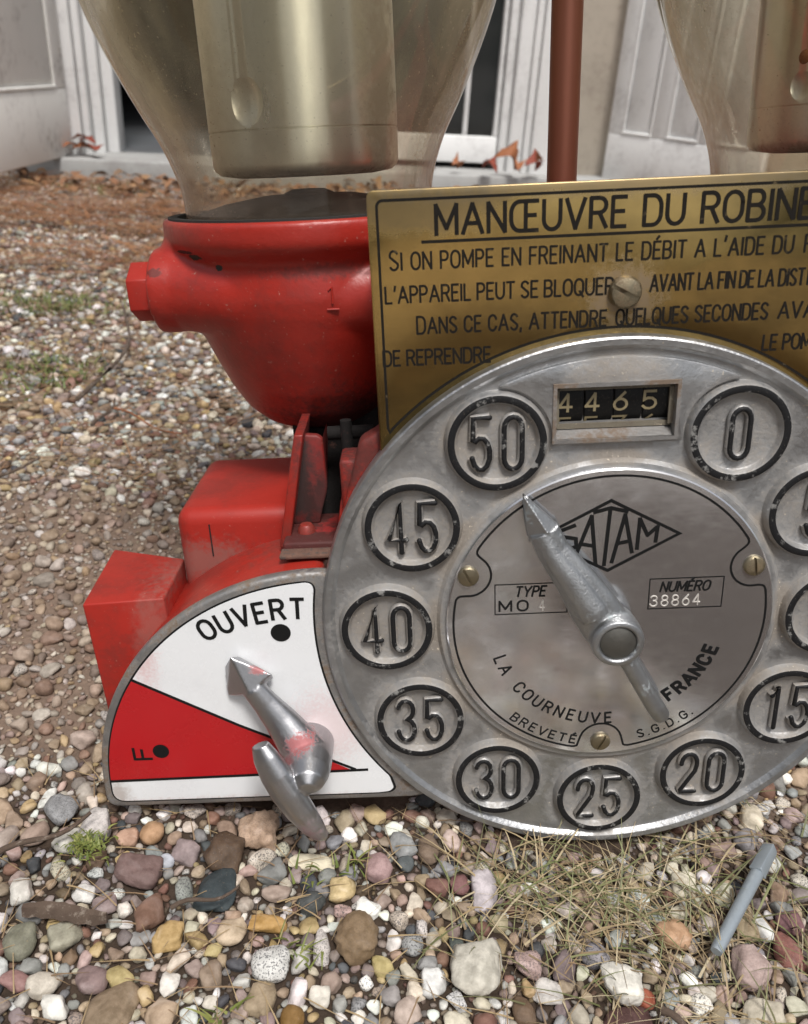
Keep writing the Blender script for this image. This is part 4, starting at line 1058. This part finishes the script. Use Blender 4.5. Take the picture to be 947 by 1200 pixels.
# glazed leaf on the right of the opening, its partner stands open inwards
b = HB(); b.box((.81, .05, .075), (1.348, .10, .165)); b.box((.81, .05, 1.95), (1.348, .10, 2.1)); b.box((.81, .05, .165), (.87, .10, 1.95)); b.box((1.332, .05, .165), (1.348, .10, 1.95))
leaf = hbuild(b, 'glazed_door', 'wood_bright', house, 0.004)
b = HB(); b.box((.87, .07, .165), (1.332, .08, 1.95)); b.build('pane', 'pane', leaf, 30)
b = HB(); b.box((1.220, .052, .166), (1.236, .098, 1.949)); hbuild(b, 'glazing_bar', 'wood_bright', leaf, .003)
# solid panelled shutters: built along +x from the hinge, then swung
def shutter(hu, hv, ang, width, rail, mat, flip):
    s = HB(); z0, z1 = 0.055, 2.2; th = .034
    st = .075 if mat == 'wood_white' else .058
    s.box((0, 0, z0), (width, th*.55, z1))
    s.box((0, -.010, z0), (width, 0.001, z0+rail)); s.box((0, -.010, z1-.15), (width, .001, z1))
    n = 1 if mat == 'wood_white' else 3
    pw = (width-st*(n+1))/n
    for k in range(n+1): s.box((k*(pw+st), -.0105, z0+rail), (k*(pw+st)+st, 0.001, z1-.15))
    for k in range(n):
        x0 = st+k*(pw+st)
        s.box((x0+.022, -.006, z0+rail+.024), (x0+pw-.022, .001, z1-.18))
        for bx in ((x0, x0+.010), (x0+pw-.010, x0+pw)): s.box((bx[0], -.0125, z0+rail), (bx[1], 0.0, z1-.15))
        s.box((x0, -.013, z0+rail), (x0+pw, 0, z0+rail+.011))
    Rm = Matrix.Rotation(R(ang), 4, 'Z')
    s.v = [(Rm @ Vector((v.x, v.y*flip, v.z)))+Vector((hu, hv, 0)) for v in s.v]
    return hbuild(s, 'shutter', mat, house, 0.0035)
o = shutter(-0.12, -0.045, -100, .58, .20, 'wood_white', -1)
o['label'] = 'weathered white shutter standing open on the left, its paint worn'
o = shutter(1.73, -0.05, -60, .62, .15, 'wood_bright', 1)
o['label'] = 'bright white shutter with narrow panels standing open on the right'

# ------------------------------------------------------------------ made-up hedges out of view, added to darken metal reflections and cut sky fill
def added_hedge(x0, x1, y, h, label):
    rg = random.Random(int(x0*10)+99); vs = []; fs = []
    for k in range(9000):
        p = Vector((rg.uniform(x0, x1), y+rg.uniform(-.45, .45), h*rg.random()**.8)); s_ = rg.uniform(.05, .12)
        u = Vector((rg.gauss(0, 1), rg.gauss(0, 1), rg.gauss(0, 1))).normalized(); w = u.orthogonal().normalized()
        b0 = len(vs); vs += [p+u*s_, p+w*s_*.5, p-u*s_, p-w*s_*.5]; fs.append([b0, b0+1, b0+2, b0+3])
    return tag(link_mesh('added_hedge', mesh_from(vs, fs, 'added_hedge'), ['added_hedge'], None, None), label, 'added_hedge', 'added hedges out of view')
added_hedge(-7.0, -0.9, -3.4, 3.0, 'unseen dark green foliage added at left behind the photographer for reflections')
added_hedge(3.0, 9.0, -3.4, 3.0, 'unseen dark green foliage added at right behind the photographer for reflections')

# ------------------------------------------------------------------ stones
def ico(sub):
    bm = bmesh.new(); bmesh.ops.create_icosphere(bm, subdivisions=sub, radius=1.0)
    bm.verts.ensure_lookup_table()
    v = np.array([x.co[:] for x in bm.verts]); f = np.array([[q.index for q in p.verts] for p in bm.faces]); bm.free()
    return v/np.linalg.norm(v, axis=1, keepdims=True), f
ICO = {k: ico(k) for k in (1, 2, 3, 4)}
def stone_radius(d, kind, seed):
    rg = np.random.default_rng(seed)
    if kind == 'a': nn, p, lo, hi = 11, 26, .66, 1.0
    elif kind == 'f': nn, p, lo, hi = 12, 9, .8, 1.0
    elif kind == 'l': nn, p, lo, hi = 16, 12, .8, 1.0
    else: nn, p, lo, hi = 14, 6, .86, 1.0
    n = rg.normal(size=(nn, 3)); n /= np.linalg.norm(n, axis=1, keepdims=True)
    n = np.concatenate([n, [[0, 0, 1], [0, 0, -1], [1, 0, 0], [-1, 0, 0], [0, 1, 0], [0, -1, 0]]])
    dd = np.concatenate([rg.uniform(lo, hi, nn), rg.uniform(.88, 1.0, 6)])
    s = np.maximum(d @ n.T / dd, 0)
    r = (s**p).sum(1)**(-1/p)
    for fr, am in ((2.2, .04), (5, .022), (11, .014 if kind != 'l' else .035)):
        ph = rg.uniform(0, 6.28, (3, 3)); w = rg.normal(size=(3, 3))*fr
        r = r*(1+am*sum(np.sin(d @ w[k]+ph[k, 0]) for k in range(3)))
    return r
VAR = {}
for kind, cnt in (('r', 14), ('a', 14), ('f', 5), ('l', 4)):
    for k in range(cnt): VAR[(kind, k)] = 1000+k+ord(kind)*50
def stone_verts(kind, k, sub):
    d, f = ICO[sub]; return d*stone_radius(d, kind, VAR[(kind, k)])[:, None], f
MESH = {}
def stone_mesh(kind, k, sub=3):
    if (kind, k, sub) not in MESH:
        v, f = stone_verts(kind, k, sub)
        me = bpy.data.meshes.new('pebble'); me.from_pydata(v.tolist(), [], f.tolist())
        me.materials.append(M['stone']); me.shade_smooth()
        MESH[(kind, k, sub)] = me
    return MESH[(kind, k, sub)]

PALETTE = [  # name, colour, share
 ('white', (.78, .76, .71), .16), ('cream', (.60, .54, .44), .19), ('tan', (.40, .31, .22), .15), ('pinkish', (.44, .335, .29), .10),
 ('grey', (.31, .31, .30), .13), ('mauve', (.26, .21, .20), .08), ('reddish brown', (.23, .13, .10), .07), ('dark grey', (.085, .09, .095), .04),
 ('yellowish', (.46, .35, .19), .05), ('brown', (.17, .12, .08), .04)]
PC = np.array([p[1] for p in PALETTE]); PS = np.cumsum([p[2] for p in PALETTE])
WI = W.transposed()
def to_pump(x, y, z): 
    v = WI @ (Vector((x, y, z))-T0); return v.x*1000, v.y*1000, v.z*1000
def blocked(x, y, r):
    """would a stone at (x, y) with radius r run into the pump?"""
    px, py, pz = to_pump(x, y, 0.002)
    rr = r*1000
    if -290-rr < px < -110 and 2-rr < py < 150+rr: return -114-pz < rr*1.1 or py > 20
    if -150 < px < 150 and -1-rr < py < 60+rr:
        low = -math.sqrt(max(148.4**2-px*px, 0)); return low-pz < rr*1.25
    return False
CI = CAM_M.transposed()
def project(x, y, z):
    v = CI @ Vector((x, y, z-CAM_H))
    if v.z > -0.01: return None
    return 473.5-1000*v.x/v.z, 600+1000*v.y/v.z, -v.z
HIDE = [(105,640),(205,600),(230,530),(340,520),(250,390),(150,370),(150,300),(200,255),(215,200),(98,0),(960,0),(960,900),(850,960),(690,990),(560,960),(455,935),(140,950),(122,850)]
def hidden(px, py):
    c = False; j = len(HIDE)-1
    for i in range(len(HIDE)):
        xi, yi = HIDE[i]; xj, yj = HIDE[j]
        if (yi > py) != (yj > py) and px < (xj-xi)*(py-yi)/(yj-yi)+xi: c = not c
        j = i
    return c

stones = []          # x, y, a, b, c (semi-axes m), rot, kind, var, colour idx or rgb, speckle, landmark index
GRID = {}; CELL = 0.02
def free(x, y, r, k=0.86):
    ci, cj = int(x//CELL), int(y//CELL); n = 2
    for i in range(ci-n, ci+n+1):
        for j in range(cj-n, cj+n+1):
            for (qx, qy, qr) in GRID.get((i, j), ()):
                if (qx-x)**2+(qy-y)**2 < (k*(qr+r))**2: return False
    return True
def put(x, y, r): GRID.setdefault((int(x//CELL), int(y//CELL)), []).append((x, y, r))
for i, (x, y, w_, d_, ref, lab, c, kd, sp) in enumerate(LANDMARKS):
    a, bb = w_*.0005*1.04, d_*.0005*1.04
    a, bb = a*.92, bb*.92
    if ref in ('big pale slab', 'white egg stone', 'pale corner slab'): a, bb = a*.86, bb*.86
    hgt = min(a, bb)*(.45 if kd == 'f' else .72)
    stones.append((x, y, a, bb, hgt, 0.0, kd, i % (5 if kd == 'f' else 4 if kd == 'l' else 14), c, sp, i))
    put(x, y, min(a, bb)*1.0)
    if max(a, bb) > 1.4*min(a, bb):
        dx, dy = ((max(a, bb)-min(a, bb)), 0) if a > bb else (0, max(a, bb)-min(a, bb))
        put(x+dx, y+dy, min(a, bb)*.9); put(x-dx, y-dy, min(a, bb)*.9)
put(0.196, 0.315, 0.006); put(.21, .335, .006); put(.18, .295, .006)
def zone(y0, y1, sizes, wid, keep=lambda x, y: True, k=.86):
    for lo, hi, n in sizes:
        ys = rng.uniform(y0, y1, n); us = rng.uniform(-1, 1, n); ds = rng.uniform(lo, hi, n); q = rng.random((n, 8))
        for t in range(n):
            y = ys[t]; x = us[t]*wid(y); r = ds[t]*.0005
            if not keep(x, y) or not free(x, y, r, k) or blocked(x, y, r): continue
            put(x, y, r)
            kd = 'r' if q[t, 0] < (.42 if r > .004 else .2) else 'a' if q[t, 0] < .9 else 'f' if q[t, 0] < .96 else 'l'
            ci = int(np.searchsorted(PS, q[t, 1])); ci = min(ci, len(PALETTE)-1)
            el = 1+.45*q[t, 2]
            col = PC[ci]*(0.62+.62*q[t, 3])*(1+.10*(q[t, 4:7]-.5))
            sp = 1.0 if (q[t, 7] > .88 and ci in (0, 1, 3, 4)) else 0.0
            stones.append((x, y, r*el*.98, r*1.02/(el**.3), r*(.45 if kd == 'f' else .62+.3*q[t, 4]), q[t, 6]*6.283, kd, int(q[t, 5]*(5 if kd == 'f' else 4 if kd == 'l' else 14)), (ci, tuple(col)), sp, -1))
def in_grass(x, y): return ((x-.118)/.075)**2+((y-.315)/.036)**2 < 1
def left_soil(x, y): return max(0.0, 1-(((x+.37)/.30)**2+((y-.56)/.24)**2))
def thin(x, y):      # soil shows through on the left beside the boxes and in the grass
    p = 1.0
    if in_grass(x, y): p = .5
    k = left_soil(x, y)
    if k > 0: p = 1-.5*min(1, k*2.2)
    return rng.random() < p
wid = lambda y: .16+.56*abs(y)
FRONT = len(stones)
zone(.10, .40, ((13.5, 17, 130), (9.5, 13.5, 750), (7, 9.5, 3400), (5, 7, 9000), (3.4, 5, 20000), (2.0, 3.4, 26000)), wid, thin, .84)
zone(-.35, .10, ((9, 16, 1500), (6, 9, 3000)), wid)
SOILED = len(stones)
zone(.40, .95, ((11, 16, 700), (8, 11, 4500), (5.5, 8, 9000), (3.8, 5.5, 17000), (2.4, 3.8, 34000)), wid, thin, .86)
zone(.95, 1.75, ((12, 19, 3600), (8, 12, 14000), (5.5, 8, 14000), (4, 5.5, 20000)), wid, thin)
zone(1.75, 2.95, ((13, 22, 1200), (8, 13, 24000), (6, 8, 14000)), wid)
# stones bedded in the sandy soil on the left carry its dust
for i in range(SOILED, len(stones)):
    s_ = stones[i]; k = min(.62, .04+left_soil(s_[0], s_[1])*1.1) if s_[1] < .95 else .0
    c_ = s_[8]; col = tuple(np.array(c_[1])*(1-k)+np.array((.27, .195, .145))*k)
    stones[i] = s_[:8]+((c_[0], col),)+s_[9:]

for i in range(FRONT, SOILED):  # finest foreground grit darkened to paint shadow into the gaps between stones
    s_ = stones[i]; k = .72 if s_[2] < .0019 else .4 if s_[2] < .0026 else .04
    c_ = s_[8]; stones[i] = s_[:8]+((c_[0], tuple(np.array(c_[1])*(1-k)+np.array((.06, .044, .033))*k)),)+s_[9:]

# which stones show largest: the first 300 become things, the rest one gravel mass
meas = []
for i, s in enumerate(stones):
    p = project(s[0], s[1], GZ+s[4])
    if p is None: meas.append(-1); continue
    px, py, d = p; r = (s[2]+s[3])*.5*1000/d
    if px < 3 or px > 944 or py > 1197 or hidden(px, py-.3*r) or hidden(px, py): meas.append(-1)
    else: meas.append(r + (1000 if s[10] >= 0 else 0))
order = np.argsort(-np.array(meas))
single = [int(i) for i in order[:300] if meas[i] > 0]
pos = {i: project(stones[i][0], stones[i][1], GZ+stones[i][4])[:2] for i in single}
lms = [i for i in single if stones[i][10] >= 0]
def direction(dx, dy):
    a = math.degrees(math.atan2(-dy, dx)) % 360
    return ['right of', 'behind and right of', 'just behind', 'behind and left of', 'left of', 'in front and left of', 'just in front of', 'in front and right of'][int((a+22.5)//45) % 8]
cand = {}
for i in single:
    s = stones[i]
    if s[10] >= 0: continue
    best = min(lms, key=lambda j: (pos[i][0]-pos[j][0])**2+((pos[i][1]-pos[j][1])*1.2)**2)
    dia = (s[2]+s[3])*1000
    size = 'largish' if dia > 17.5 else 'medium' if dia > 13 else 'small'
    shp = {'r': 'rounded', 'a': 'angular', 'f': 'flat', 'l': 'knobbly'}[s[6]]
    lab = f"{size} {shp} {PALETTE[s[8][0]][0]} pebble {direction(pos[i][0]-pos[best][0], pos[i][1]-pos[best][1])} the {LANDMARKS[stones[best][10]][4]}"
    dist = math.hypot(pos[i][0]-pos[best][0], pos[i][1]-pos[best][1])
    cand.setdefault(lab, []).append((dist, i))
LABEL = {}; GROUPED = {}
for lab, l in cand.items():
    l.sort()
    for k, (dd, i) in enumerate(l):
        if len(l) == 1: LABEL[i] = lab
        elif len(l) == 2: LABEL[i] = ('nearer ', 'farther ')[k]+lab
        else: LABEL[i] = ('nearest ', 'next nearest ', 'third nearest ', 'fourth nearest ', 'fifth nearest ')[min(k, 4)]+lab
for i in single:
    s = stones[i]; x, y, a, bb, c, rz, kd, vr, col, sp, li = s
    rgb = col if li >= 0 else col[1]
    o = bpy.data.objects.new('pebble' if li < 0 else 'stone', stone_mesh(kd, vr, 4 if li >= 0 and a > .011 else 3)); COL.objects.link(o)
    tilt = (rng.uniform(-.22, .22), rng.uniform(-.22, .22))
    o.location = (x, y, GZ+c*(.78 if li >= 0 else .62)); o.rotation_euler = (tilt[0], tilt[1], rz); o.scale = (a, bb, c)
    o.color = (*rgb, sp)
    tag(o, LANDMARKS[li][5] if li >= 0 else LABEL[i], 'stone' if li >= 0 else 'pebble', 'loose stones in the foreground gravel')

def mass(idx, name, sub, label, grit=None):
    vs = []; cs = []; fs = []; base = 0
    by = {}
    for i in idx: by.setdefault((stones[i][6], stones[i][7]), []).append(i)
    for (kd, vr), l in by.items():
        v, f = stone_verts(kd, vr, sub); n = len(l)
        A = np.array([[stones[i][0], stones[i][1], stones[i][2], stones[i][3], stones[i][4], stones[i][5]] for i in l])
        p = v[None]*A[:, None, 2:5]
        tx = rng.uniform(-.3, .3, n)[:, None]; ty = rng.uniform(-.3, .3, n)[:, None]
        X, Y, Z = p[..., 0], p[..., 1], p[..., 2]
        Z = Z+tx*X+ty*Y
        ca, sa = np.cos(A[:, 5])[:, None], np.sin(A[:, 5])[:, None]
        X, Y = X*ca-Y*sa, X*sa+Y*ca
        X = X+A[:, 0:1]; Y = Y+A[:, 1:2]; Z = Z+GZ+A[:, 4:5]*rng.uniform(.35, .75, n)[:, None]
        vs.append(np.stack([X, Y, Z], -1).reshape(-1, 3))
        c = np.array([[*(stones[i][8][1] if stones[i][10] < 0 else stones[i][8]), stones[i][9]] for i in l]); cs.append(np.repeat(c, len(v), 0))
        fs.append((f[None]+base+np.arange(n)[:, None, None]*len(v)).reshape(-1, 3)); base += n*len(v)
    vs = np.concatenate(vs); cs = np.concatenate(cs); fs = np.concatenate(fs)
    return vs, cs, fs
sset = set(single)
rest = [i for i in range(len(stones)) if i not in sset]
lv = {1: [], 2: [], 3: []}
for i in rest:
    st = stones[i]
    lv[3 if (.12 < st[1] < .42 and st[2] > .0042) else 2 if (-.0 < st[1] < .55 and st[2] > .0015) or (st[1] < 1.0 and st[2] > .003) else 1].append(i)
VS, CS, FS = [], [], []; nb_ = 0
for k_, l_ in lv.items():
    v_, c_, f_ = mass(l_, 'gravel', k_, ''); VS.append(v_); CS.append(c_); FS.append(f_+nb_); nb_ += len(v_)
def big_mesh(name, vs, fs, cs, mats, smooth=True):
    me = bpy.data.meshes.new(name)
    me.vertices.add(len(vs)); me.vertices.foreach_set('co', vs.astype(np.float32).ravel())
    k = fs.shape[1]
    me.loops.add(len(fs)*k); me.loops.foreach_set('vertex_index', fs.astype(np.int32).ravel())
    me.polygons.add(len(fs)); me.polygons.foreach_set('loop_start', np.arange(0, len(fs)*k, k, dtype=np.int32))
    me.update(calc_edges=True)
    if cs is not None:
        at = me.color_attributes.new('Col', 'FLOAT_COLOR', 'POINT'); at.data.foreach_set('color', cs.astype(np.float32).ravel())
    o = link_mesh(name, me, mats, None, 180 if smooth else None)
    return o
gv = big_mesh('gravel', np.concatenate(VS), np.concatenate(FS), np.concatenate(CS), ['gravel'])
tag(gv, 'mixed pale, pink and brown gravel spread over the whole yard', 'gravel', kind='stuff')
print('stones', len(stones), 'single', len(single), 'gravel faces', len(gv.data.polygons))

# ------------------------------------------------------------------ plants, leaves, twigs
def blades(name, pts, label, cat, kind='stuff', mat='straw'):
    """pts: list of (base xyz, length, width, heading, lean, bend, colour)"""
    vs = []; fs = []; cs = []
    for (bx, by, bz), ln, w, hd, lean, bend, col in pts:
        b0 = len(vs); n = 4; p = Vector((bx, by, bz)); e = lean
        sd = Vector((-math.sin(hd), math.cos(hd), 0))
        for k in range(n+1):
            ww = w*.5*(1-k/n*.85)
            vs += [p+sd*ww, p-sd*ww]; cs += [(*col, 1)]*2
            d = Vector((math.cos(hd)*math.cos(e), math.sin(hd)*math.cos(e), math.sin(e)))
            p = p+d*ln/n; e -= bend/n
            if p.z < bz+.0012: p.z = bz+.0012
        for k in range(n): fs.append([b0+2*k, b0+2*k+1, b0+2*k+3, b0+2*k+2])
    me = mesh_from(vs, fs, name)
    at = me.color_attributes.new('Col', 'FLOAT_COLOR', 'POINT'); at.data.foreach_set('color', np.array(cs, dtype=np.float32).ravel())
    o = link_mesh(name, me, [mat], None, 180)
    return tag(o, label, cat, kind=kind)
pts = []
for k in range(620):
    cx, cy = random.gauss(.130, .048), random.gauss(.305, .026)
    if k % 4 == 0: cx, cy = random.gauss(.085, .022), random.gauss(.325, .014)
    if k % 3 == 0: cx, cy = random.uniform(.10, .26), random.uniform(.22, .40)
    if blocked(cx, cy, .0015): continue
    dry = random.random() < .60
    col = random.choice([(.46, .38, .24), (.36, .28, .16), (.52, .45, .31), (.20, .14, .08), (.30, .22, .12), (.13, .09, .05)]) if dry else random.choice([(.05, .10, .025), (.09, .15, .04), (.035, .065, .02), (.14, .18, .07)])
    pts.append(((cx, cy, GZ+random.uniform(.001, .007)), random.uniform(.018, .065) if dry else random.uniform(.02, .06), random.uniform(.0005, .0015), random.uniform(0, 6.28), random.uniform(.02, .6 if dry else 1.0), random.uniform(.3, 1.5), col))
blades('dry_grass', pts, 'patch of dry straw and green grass under the right side of the dial', 'grass')
pts = []
for k in range(420):
    cx, cy = random.uniform(-.22, .24), random.uniform(.2, .40)
    if blocked(cx, cy, .002): continue
    pts.append(((cx, cy, GZ+random.uniform(.004, .009)), random.uniform(.01, .035), random.uniform(.0005, .0011), random.uniform(0, 6.28), random.uniform(0, .3), random.uniform(.2, .8), random.choice([(.20, .12, .07), (.30, .21, .11), (.14, .08, .05), (.36, .26, .14)])))
blades('plant_debris', pts, 'scattered thin dry stalks lying between the foreground stones', 'plant debris')
pts = []
CL = []
for k in range(150):
    y = 1.5+1.35*random.random()**.75; CL.append((-random.uniform(.16, .64)*y, y, random.uniform(.05, .22), random.gauss(.1, .35), random.uniform(.3, 1)))
for k in range(3600):
    cx, cy, cr, ca, cd = random.choices(CL, weights=[c[4] for c in CL])[0]
    x = cx+random.gauss(0, cr); y = cy+random.gauss(0, cr*.35)
    pts.append(((x, y, .003+random.random()*.014), random.uniform(.05, .18), random.uniform(.0022, .005), ca+random.gauss(0, .35)+(3.14 if random.random() < .5 else 0), random.uniform(0, .2), random.uniform(0, .4), random.choice([(.40, .125, .035), (.30, .075, .028), (.48, .20, .07), (.19, .05, .026), (.13, .05, .03)])))
for k in range(900):
    y = random.uniform(.75, 1.75); x = -random.uniform(.2, .6)*y
    pts.append(((x, y, .004+random.random()*.008), random.uniform(.03, .09), random.uniform(.0012, .0022), random.gauss(.2, .7), random.uniform(0, .15), random.uniform(0, .4), random.choice([(.30, .13, .06), (.2, .09, .05), (.26, .17, .1)])))
blades('pine_needles', pts, 'rust red fallen pine needles strewn across the far gravel', 'pine needles')
# loose leaf litter in front of the doorstep
def leaf_geo(ln, w, curl, n=5):
    vs = []; fs = []
    for k in range(n+1):
        t = k/n; ww = w*math.sin(math.pi*min(max(t, .02), .98))**.8*.5*(1+.25*math.sin(t*17))
        zc = curl*math.sin(t*3.1)*ln*.5
        vs += [(t*ln-ln/2, -ww, zc+ww*curl), (t*ln-ln/2, 0, zc), (t*ln-ln/2, ww, zc+ww*curl*1.4)]
    for k in range(n):
        for j in (0, 1): fs.append([k*3+j, k*3+j+1, k*3+4+j, k*3+3+j])
    return vs, fs
vs = []; fs = []; cs = []
for k in range(900):
    y = random.gauss(2.78, .16); x = random.uniform(-1.7, 1.2)
    if y > 2.93+.158*(x+1.07): continue
    ln = random.uniform(.02, .06); v, f = leaf_geo(ln, ln*.6, random.uniform(-.4, .5))
    m = Matrix.Translation((x, y, .008+random.random()*.012)) @ Matrix.Rotation(random.uniform(0, 6.3), 4, 'Z') @ Matrix.Rotation(random.gauss(0, .2), 4, 'X') @ Matrix.Rotation(random.gauss(0, .2), 4, 'Y')
    b0 = len(vs); vs += [m @ Vector(q) for q in v]; fs += [[i+b0 for i in q] for q in f]
    cs += [(*random.choice([(.20, .06, .03), (.26, .10, .045), (.15, .05, .03), (.30, .15, .075), (.12, .055, .04)]), 1)]*len(v)
me = mesh_from(vs, fs, 'leaf_litter'); at = me.color_attributes.new('Col', 'FLOAT_COLOR', 'POINT'); at.data.foreach_set('color', np.array(cs, dtype=np.float32).ravel())
tag(link_mesh('leaf_litter', me, ['straw'], None, 180), 'band of red brown leaf litter along the foot of the doorstep', 'leaf litter', kind='stuff')

def leaf(x, y, z, ln, rot, tilt, curl, mat, label, group):
    v, f = leaf_geo(ln, ln*.7, curl, 8)
    o = link_mesh('fallen_leaf', mesh_from(v, f, 'fallen_leaf'), [mat], None, 180)
    bake(o, [('SOLIDIFY', dict(thickness=.0008))])
    o.location = (x, y, z); o.rotation_euler = (tilt, tilt*.6, rot)
    tag(o, label, 'leaf', group)
leaf(.27, 3.19, .095, .085, .3, .7, .9, 'leaf_red', 'largest orange brown curled leaf on the doorstep left of the copper pipe', 'leaves on the doorstep')
leaf(.31, 3.12, .08, .075, 1.6, .2, .7, 'leaf_red', 'orange brown leaf in front of the largest curled leaf on the doorstep', 'leaves on the doorstep')
leaf(.22, 3.12, .075, .060, 2.5, -.3, .8, 'leaf_dark', 'small dark red leaf at the left of the doorstep leaf heap', 'leaves on the doorstep')
leaf(.36, 3.17, .085, .070, .9, .5, .8, 'leaf_dark', 'dark red leaf of the doorstep heap closest to the copper pipe', 'leaves on the doorstep')
leaf(.38, 3.22, .11, .06, 2.2, .9, .5, 'leaf_red', 'upright orange leaf against the white door frame by the copper pipe', 'leaves on the doorstep')
leaf(.10, 3.17, .075, .055, 1.2, .5, .8, 'leaf_red', 'single orange leaf under the glazed door, apart from the heap', 'leaves on the doorstep')
leaf(.02, 3.14, .065, .035, .2, .1, .5, 'leaf_dark', 'tiny dark red leaf on the doorstep beside the glass globe', 'leaves on the doorstep')
for k, (dx, dy, dz, rr) in enumerate(((0, 0, 0, .4), (.05, -.03, .012, 2.0), (-.03, -.04, .018, 1.0), (.02, -.01, .045, 2.8), (-.01, .01, .055, .2))):
    leaf(-1.13+dx, 3.02+dy, .072+dz*.6, .075-.005*k, rr, .12-.08*k, .3, 'leaf_dark' if k % 2 else 'leaf_red', ['lowest leaf of the red brown heap in the left door corner', 'right hand leaf of the red brown heap in the left door corner', 'front leaf of the red brown heap in the left door corner', 'upper leaf of the red brown heap in the left door corner', 'topmost leaf of the red brown heap in the left door corner'][k], 'leaves in the left door corner')

def twig(p0, p1, r, label, mat='bark', name='twig', group='twigs on the gravel', lift=.0):
    p0, p1 = Vector(p0), Vector(p1); b = MB(); n = 9; q = []
    for k in range(n):
        t = k/(n-1); s = (p1-p0); nrm = Vector((-s.y, s.x, 0))
        q.append(p0.lerp(p1, t)+nrm*(.05*math.sin(t*4.3+r*900))+Vector((0, 0, .002*math.sin(t*7)+lift)))
    b.tube(q, [r*(1-.45*k/(n-1)) for k in range(n)], 8)
    return tag(b.build(name, mat, None, 60), label, 'twig', group)
twig((-.3559, .9438, .012), (-.2546, .8866, .012), .0014, 'long thin orange brown twig behind the red boxes of the pump', 'leaf_red')
twig((-.46, .705, .01), (-.3805, .7983, .012), .0024, 'dark twig on the gravel at the left edge of the picture')
twig((-.3963, .9713, .012), (-.4719, 1.3994, .012), .003, 'long crooked dark twig left of the hexagonal plug')
twig((-.3574, .8955, .012), (-.3618, .9773, .012), .0022, 'short upright dark twig below the orange brown twig')
twig((-.205, .305, .012), (-.165, .338, .014), .0018, 'dark flat twig between the stones left of the valve plate', lift=.004)
twig((.135, .247, .012), (.158, .232, .012), .0020, 'reddish brown stick at the bottom edge below the brick red pebble', 'bark')
twig((-.105, .283, .014), (-.075, .30, .013), .0013, 'thin stalk beside the yellowish block stone', 'straw' if False else 'bark')
# bark strip
b = MB()
nb = 14; top = []; 
for k in range(nb):
    t = k/(nb-1); x = -.1815+.0435*t; y = .2835+.0016*math.sin(t*5); w = .0042*math.sin(math.pi*(.12+.8*t))**.6+.0006*math.sin(t*31)
    top.append((x, y, w))
vs = []; fs = []
for x, y, w in top: vs += [(x, y-w, .0045), (x, y-w*.4, .0098+.0007*math.sin(x*900)), (x, y+w*.5, .0102), (x, y+w, .0055), (x, y, .0035)]
for k in range(nb-1):
    for j in range(5): fs.append([k*5+j, k*5+(j+1) % 5, k*5+5+(j+1) % 5, k*5+5+j])
fs += [[4, 3, 2, 1, 0], [(nb-1)*5+j for j in range(5)]]
b.add(vs, fs); tag(b.build('bark_strip', 'bark', None, 60), 'strip of brown bark lying on the gravel at the lower left', 'bark')
# grey metal rod with a flattened end
A_, B_ = Vector((.2218, .3484, .0125)), Vector((.171, .2812, .0105))
b = MB(); d = (B_-A_)
b.tube([A_+d*.27, A_+d*.30, A_+d*.62, A_+d*.97, A_+d*1.0], [.0034, .0037, .0035, .0033, .0029], 20, up=(0, 0, 1), flat=.8)
rod = b.build('metal_rod', 'rod', None, 40)
b = MB(); b.tube([A_, A_+d*.03, A_+d*.24, A_+d*.27, A_+d*.275], [.0040, .0046, .0048, .0052, .0046], 4, up=(.75, .66, .9), flat=.9)
b2 = bevel(b.build('flattened_end', 'rod', None, 30), .0006); b2.parent = rod
tag(rod, 'grey metal rod with a flattened square end lying in the grass', 'metal rod')
# moss tufts
for (x, y, lab, n, hgt) in ((-.1645, .3258, 'yellow green moss tuft left of the valve plate by the white block stone', 170, .0055), (-.0404, .3219, 'small green sprout beneath the valve lever tip', 14, .011),
                       (-.016, .3271, 'green sprout under the gap between valve plate and dial', 16, .012), (-.0416, .2746, 'green sprout beside the upright pale speckled stone', 20, .012),
                       (-.0723, .2399, 'small green weed at the bottom edge near the flat tan brown stone', 14, .012), (-.6155, 1.42, 'larger green weed on the gravel near the left edge', 420, .018),
                       (-.52, 1.08, 'pale green weed patch at the left edge, nearer than the larger weed', 300, .017), (-1.0, 2.72, 'green weed at the foot of the left shutter', 200, .03)):
    sp = .006 if hgt < .0165 else hgt*3.2
    pts = [((x+random.gauss(0, sp), y+random.gauss(0, sp*.8), GZ+(.006 if hgt > .006 else .012)), random.uniform(.5, 1.2)*hgt, random.uniform(.001, .0022)*(1 if hgt < .016 else 2.2), random.uniform(0, 6.28), random.uniform(.3, 1.3), random.uniform(.2, 1.2), random.choice([(.13, .15, .03), (.18, .20, .05), (.09, .12, .03), (.26, .25, .08)] if hgt < .0165 else [(.06, .085, .02), (.10, .12, .035), (.04, .06, .018), (.16, .15, .06)])) for k in range(n)]
    o = blades('weed', pts, lab, 'weed', None, 'moss'); o['group'] = 'green weeds in the gravel'
